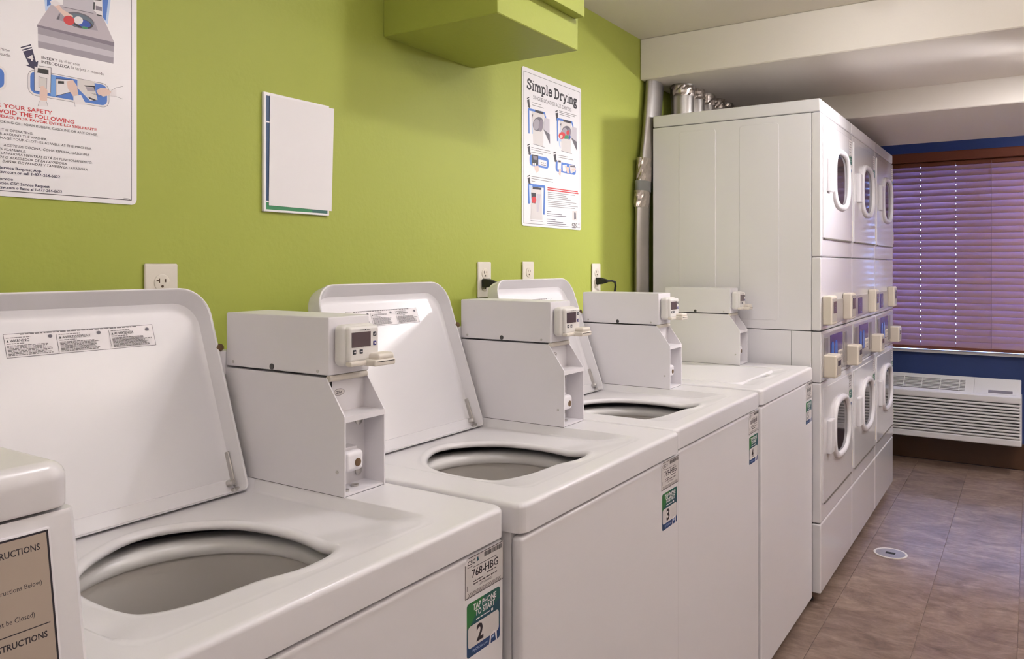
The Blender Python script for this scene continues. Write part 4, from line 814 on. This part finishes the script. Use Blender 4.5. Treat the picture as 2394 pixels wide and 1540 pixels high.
link('foil_wrap', mesh('duct_foil2', lambda b: crumple(b, (.030, 0, 1.655), .066, .10, amp=.005, flat=.38), FOIL, False), d0)
link('clamp', mesh('duct_clamp', lambda b: crumple(b, (.012, 0, 1.612), .062, .045, m=2, amp=.0004, flat=.42), mat('grey_clamp', (.2, .2, .19, 1), .5, noise=.2)), d0)
names = ['second', 'third', 'fourth', 'fifth', 'sixth']
for i in range(5):
    x = 3.375+i*.126; y = -.115-.004*i
    d = root('exhaust_duct', (x, y, 1.939), 'short metal duct rising above the dryers, %s from the green wall corner' % names[i], 'duct', 'exhaust ducts')
    link('pipe', mesh('duct_short%d' % i, lambda b: lathe(b, [(.05, 0), (.05, .161)], n=28, cap0=True, cap1=True), GALV), d)
    link('foil_wrap', mesh('duct_wrap%d' % i, lambda b: crumple(b, (0, 0, .108+.006*(i % 2)), .0535, .045, m=5, amp=.003), FOIL, False), d)
fd = root('foil_duct', (3.99, -.11, 1.945), 'crumpled flexible foil duct lying on top of the middle dryer', 'duct')
def flex(b):
    pts = []; rr = []
    for i in range(46):
        s = i/45; pts.append((s*.50, .01*math.sin(s*9), .058+.006*math.sin(s*7))); rr.append(.052+(.006 if i % 2 else -.002)+random.uniform(-.002, .002))
    tube(b, pts, rr, 22)
link('hose', mesh('flex_hose', flex, mat('grey_foil_hose', (.30, .28, .28, 1), .4, .8, noise=.3, nscale=30), ang=60), fd)

# ------------------------------------------------------------------ green boxed housing high on the wall
t = root('wall_housing', (1.5495, 0, 1.894), 'green painted boxed housing mounted high on the green wall', 'wall housing')
link('box', mesh('housing_box', lambda b: box(b, 0, .3965, -.361, -.0005, 0, ZC-1.894-.0005, .002, 1), GREEN), t)
link('front_cover', mesh('housing_cover', lambda b: box(b, .03, .378, -.392, -.3605, .083, ZC-1.894-.02, .003, 2), GREEN), t)
# ------------------------------------------------------------------ posters and board
def sheet(t, w, h, r, m=SHEET, th=.0022):
    return link('sheet', mesh('sheet%.3f%.3f' % (w, h), lambda b: loops(b, [[(q[0], y, q[1]) for q in rrect(0, 0, w, h, r, 4)] for y in (-.0003, -th)], True, True), m, False), t)
t = root('instruction_poster', (.456, -.0002, 1.4115), 'white washing instruction poster with red warning lines, left on the green wall', 'poster', 'instruction posters')
sheet(t, .410, .535, .010)
p = Print(); p.frame('ink', 8, 8, 400, 527, 1.2); p.items(POSTER_WASH); p.build('poster_print', t, (0, -.0022, 0))
t = root('instruction_poster', (2.2205, -.0002, 1.431), 'white poster titled Simple Drying beside the dryers', 'poster', 'instruction posters')
sheet(t, .413, .530, .010)
p = Print(); p.frame('ink', 8, 8, 405, 515, 1.2); p.items(POSTER_DRY); p.build('poster_print', t, (0, -.0022, 0))
t = root('notice_board', (1.1576, -.0002, 1.4165), 'white board with blue and green bands, mostly covered by a blank sheet', 'notice board')
link('sheet', mesh('board', lambda b: box(b, 0, .194, -.008, -.0003, 0, .2625, .001, 1), SHEET), t)
p = Print(); p.rect('dkblue', 6.5, 199, 60, 255); p.rect('dkblue', 6.5, 24, 60, 196); p.rect('green', 6.5, 5, 188, 21); p.rect('tgreen2', 140, 5, 188, 21); p.line('navy', 1.2, [(30, 252.5), (178, 252.5)]); p.build('board_print', t, (0, -.008, 0))
pp = link('paper_sheet', mesh('loose_paper', lambda b: loops(b, [[(x, y, z) for (x, z) in ((.0035, 0), (.1905, -.002), (.1985, .2445), (.0065, .2425))] for y in (-.0006, -.0014)], True, True), PAPER, False), None, (1.1672, -.0081, 1.4305))
finish(pp, 'blank white paper sheet taped over the notice board', 'paper')
# ------------------------------------------------------------------ outlets and plugs
SLOT = mat('outlet_slot', rgb(70, 44, 20), .6, noise=.1)
def outlet(x, z1, label, dup, h=.1105):
    t = root('wall_outlet', (x, -.0002, z1-h), label, 'outlet', 'ivory wall outlets')
    link('plate', mesh('plate%.3f' % h, lambda b: box(b, 0, .0705, -.006, -.0003, 0, h, .0035, 3), IVORY), t)
    zs = (h*.5+.0195, h*.5-.0195) if dup else (h-.037,)
    for z in zs:
        rc = link('receptacle', mesh('recept%d' % dup, lambda b: lathe(b, [(.0165, 0), (.0165, -.0012), (.015, -.0022), (.001, -.0022)], axis='y', n=24, cap1=True), BEIGE if dup else IVORY), t, (.0353, -.006, z))
        for sx, sh in ((-.0065, .008), (.0065, .0065)): link('slot', mesh('oslot%.4f' % sh, lambda b: box(b, -.0011, .0011, -.0006, .001, -sh/2, sh/2), SLOT, False), rc, (sx, -.0021, .004))
        if not dup: link('slot', mesh('oslot_t', lambda b: box(b, -.003, .003, -.0006, .001, -.0011, .0011), SLOT, False), rc, (-.0095, -.0021, .004))
        link('slot', mesh('oground', lambda b: lathe(b, [(.0026, .001), (.0026, -.0006)], axis='y', n=10, cap1=True), SLOT), rc, (0, -.0021, -.007))
    return t
outlet(.880, 1.3015, 'single-socket ivory outlet behind the open lid nearest the camera', 0)
outlet(1.966, 1.3095, 'ivory outlet with black plug behind the third open lid', 1)
outlet(2.2205, 1.3115, 'ivory outlet without plug under the drying poster', 1)
outlet(2.718, 1.3063, 'ivory outlet with black cord, nearest the dryers', 1)
def plug(x, z, label, side):
    t = root('power_plug', (x, -.0085, z), label, 'plug', 'black power plugs')
    link('plug_body', mesh('plug_body', lambda b: loops(b, [[(q[0], y, q[1]) for q in rrect(-hw, -hh, hw, hh, .004, 3)] for y, hw, hh in ((0, .014, .013), (-.012, .0145, .0135), (-.03, .010, .009), (-.042, .006, .006))], True, True), BLACK), t)
    pts = [(0, -.04, 0), (.012, -.055, .001), (.035, -.058, -.004), (.055, -.05, -.02), (.066, -.04, -.05), (.068, -.03, -.10), (.068, -.03, -.30)]
    link('cord', mesh('plug_cord', lambda b: tube(b, pts, .0042, 10), BLACK), t)
plug(1.996, 1.2445, 'black plug in the outlet behind the third open lid', 0)
plug(2.757, 1.239, 'black plug with drooping cord in the outlet nearest the dryers', 1)

# ------------------------------------------------------------------ window blind
t = root('window_blind', (5.925, 0, 0), 'closed brown horizontal slat blind over the far window', 'blind')
BY0, BY1 = -2.06, -.16
VAL = mat('brown_valance', rgb(104, 52, 32), .45, noise=.12, nscale=12, stretch=(10, 1, 10))
link('valance', mesh('blind_valance', lambda b: box(b, -.035, .02, BY0-.02, BY1+.02, 1.985, 2.048, .008, 3), VAL), t)
link('headrail', mesh('blind_head', lambda b: box(b, -.01, .045, BY0, BY1, 1.955, 1.984, .003, 1), VAL), t)
NS = 29; SP = .0414; Z0 = .792
HOLES = (-1.60, -1.005, -.80, -.40)          # where the lift cords pass
def slat(b):
    ss = [-.0295, -.018, -.0042, .0042, .018, .0295]; ys = [BY0]
    for y in HOLES: ys += [y-.0022, y+.0022]
    ys.append(BY1)
    for dz in (.0013, -.0013):
        g = [[b.verts.new((s, y, .0022*(1-(s/.0295)**2)+dz)) for s in ss] for y in ys]
        for r in range(len(ys)-1):
            for k in range(5):
                if r % 2 == 1 and k == 2: continue
                b.faces.new((g[r][k], g[r][k+1], g[r+1][k+1], g[r+1][k]))
    for s in (ss[0], ss[-1]):
        z = .0022*(1-(s/.0295)**2)
        b.faces.new([b.verts.new(q) for q in ((s, BY0, z-.0013), (s, BY1, z-.0013), (s, BY1, z+.0013), (s, BY0, z+.0013))])
sl = mesh('blind_slat', slat, SLATM, ang=40)
for i in range(NS): link('slat', sl, t, (0, 0, Z0+i*SP), (0, R(-67), 0))
link('bottom_rail', mesh('blind_rail', lambda b: box(b, -.022, .022, BY0, BY1, .749, .7685, .003, 2), VAL), t)
cordm = mat('blind_cord', rgb(120, 96, 110), .6, noise=.1)
for y in (-.40, -.80, -1.005, -1.205, -1.60):
    for dx in (-.019, .019): link('ladder_cord', mesh('blind_cord%.1f' % dx, lambda b: tube(b, [(dx, 0, .76), (dx, 0, 1.97)], .0011, 6), cordm), t, (0, y, 0))

# ------------------------------------------------------------------ wall air conditioner
t = root('air_conditioner', (5.775, -.32, .185), 'white wall air conditioner with ribbed front under the window', 'air conditioner')
ACW = 1.045
ACM = mat('ac_white_plastic', (.74, .72, .72, 1), .4, noise=.02)
def acbody(b):
    pr = [(.03, 0), (.225, 0), (.225, .382), (.20, .384), (.03, .30)]
    loops(b, [[(q[0], -ACW, q[1]) for q in pr], [(q[0], 0, q[1]) for q in pr]], True, True)
link('body', mesh('ac_body', acbody, ACM, False), t)
link('lower_band', mesh('ac_band', lambda b: box(b, -.002, .04, -ACW-.002, .002, 0, .042, .008, 3), ACM), t)
link('upper_band', mesh('ac_band2', lambda b: box(b, -.002, .04, -ACW-.002, .002, .262, .305, .008, 3), ACM), t)
link('end_cap', mesh('ac_cap', lambda b: box(b, .008, .222, -ACW-.004, -ACW+.012, .0, .30, .006, 2), ACM), t)
link('grille_back', mesh('ac_gback', lambda b: box(b, .024, .032, -ACW+.012, -.01, .04, .265), mat('ac_grille_dark', (.10, .09, .10, 1), .6, noise=.1), False), t)
for i in range(11): link('louver', mesh('ac_louver', lambda b: box(b, -.004, .028, -ACW+.004, -.002, 0, .0125, .004, 2), ACM), t, (0, 0, .046+i*.0198))
tg = R(-26.3)
tp = link('top_panel', mesh('ac_top', lambda b: box(b, 0, .197, -ACW, 0, -.003, .004, .003, 2), ACM), t, (.026, 0, .299), (0, tg, 0))
link('discharge_grille', mesh('ac_dg', lambda b: box(b, .025, .155, -.74, -.03, .003, .0048), mat('ac_grille_dark', (.1, .09, .1, 1), .6), False), tp)
for i in range(8): link('vane', mesh('ac_vane', lambda b: box(b, -.0035, .0035, -.74, -.03, .004, .009, .001, 1), ACM), tp, (.033+i*.0162, 0, 0))
for i in range(7): link('vane_rib', mesh('ac_rib', lambda b: box(b, .025, .155, -.0025, .0025, .004, .0095, .001, 1), ACM), tp, (0, -.06-i*.108, 0))
link('control_door', mesh('ac_door', lambda b: box(b, .012, .178, -1.02, -.79, .0035, .007, .002, 1), ACM), tp)
link('control_window', mesh('ac_cw', lambda b: box(b, .022, .055, -1.0, -.87, .0065, .0078, .0008, 1), mat('ac_display', (.22, .2, .22, 1), .3, noise=.1)), tp)

# ------------------------------------------------------------------ floor cleanout
t = root('floor_cleanout', (3.932, -.884, 0), 'round metal cleanout cover with pale rim in the floor', 'floor drain')
link('rim', mesh('drain_rim', lambda b: lathe(b, [(.070, 0), (.070, .003), (.066, .0045), (.062, .003), (.061, .001)], n=40), mat('pale_rim', (.75, .70, .62, 1), .4, noise=.05)), t)
link('cover', mesh('drain_cover', lambda b: lathe(b, [(.061, .0005), (.061, .0022), (.001, .0026)], n=40, cap0=True, cap1=True), mat('grey_cover', (.36, .33, .33, 1), .4, .4, noise=.15, nscale=30)), t)
link('slot', mesh('drain_slot', lambda b: box(b, -.012, .012, -.02, .02, .002, .0034, .001, 1), DARK), t)
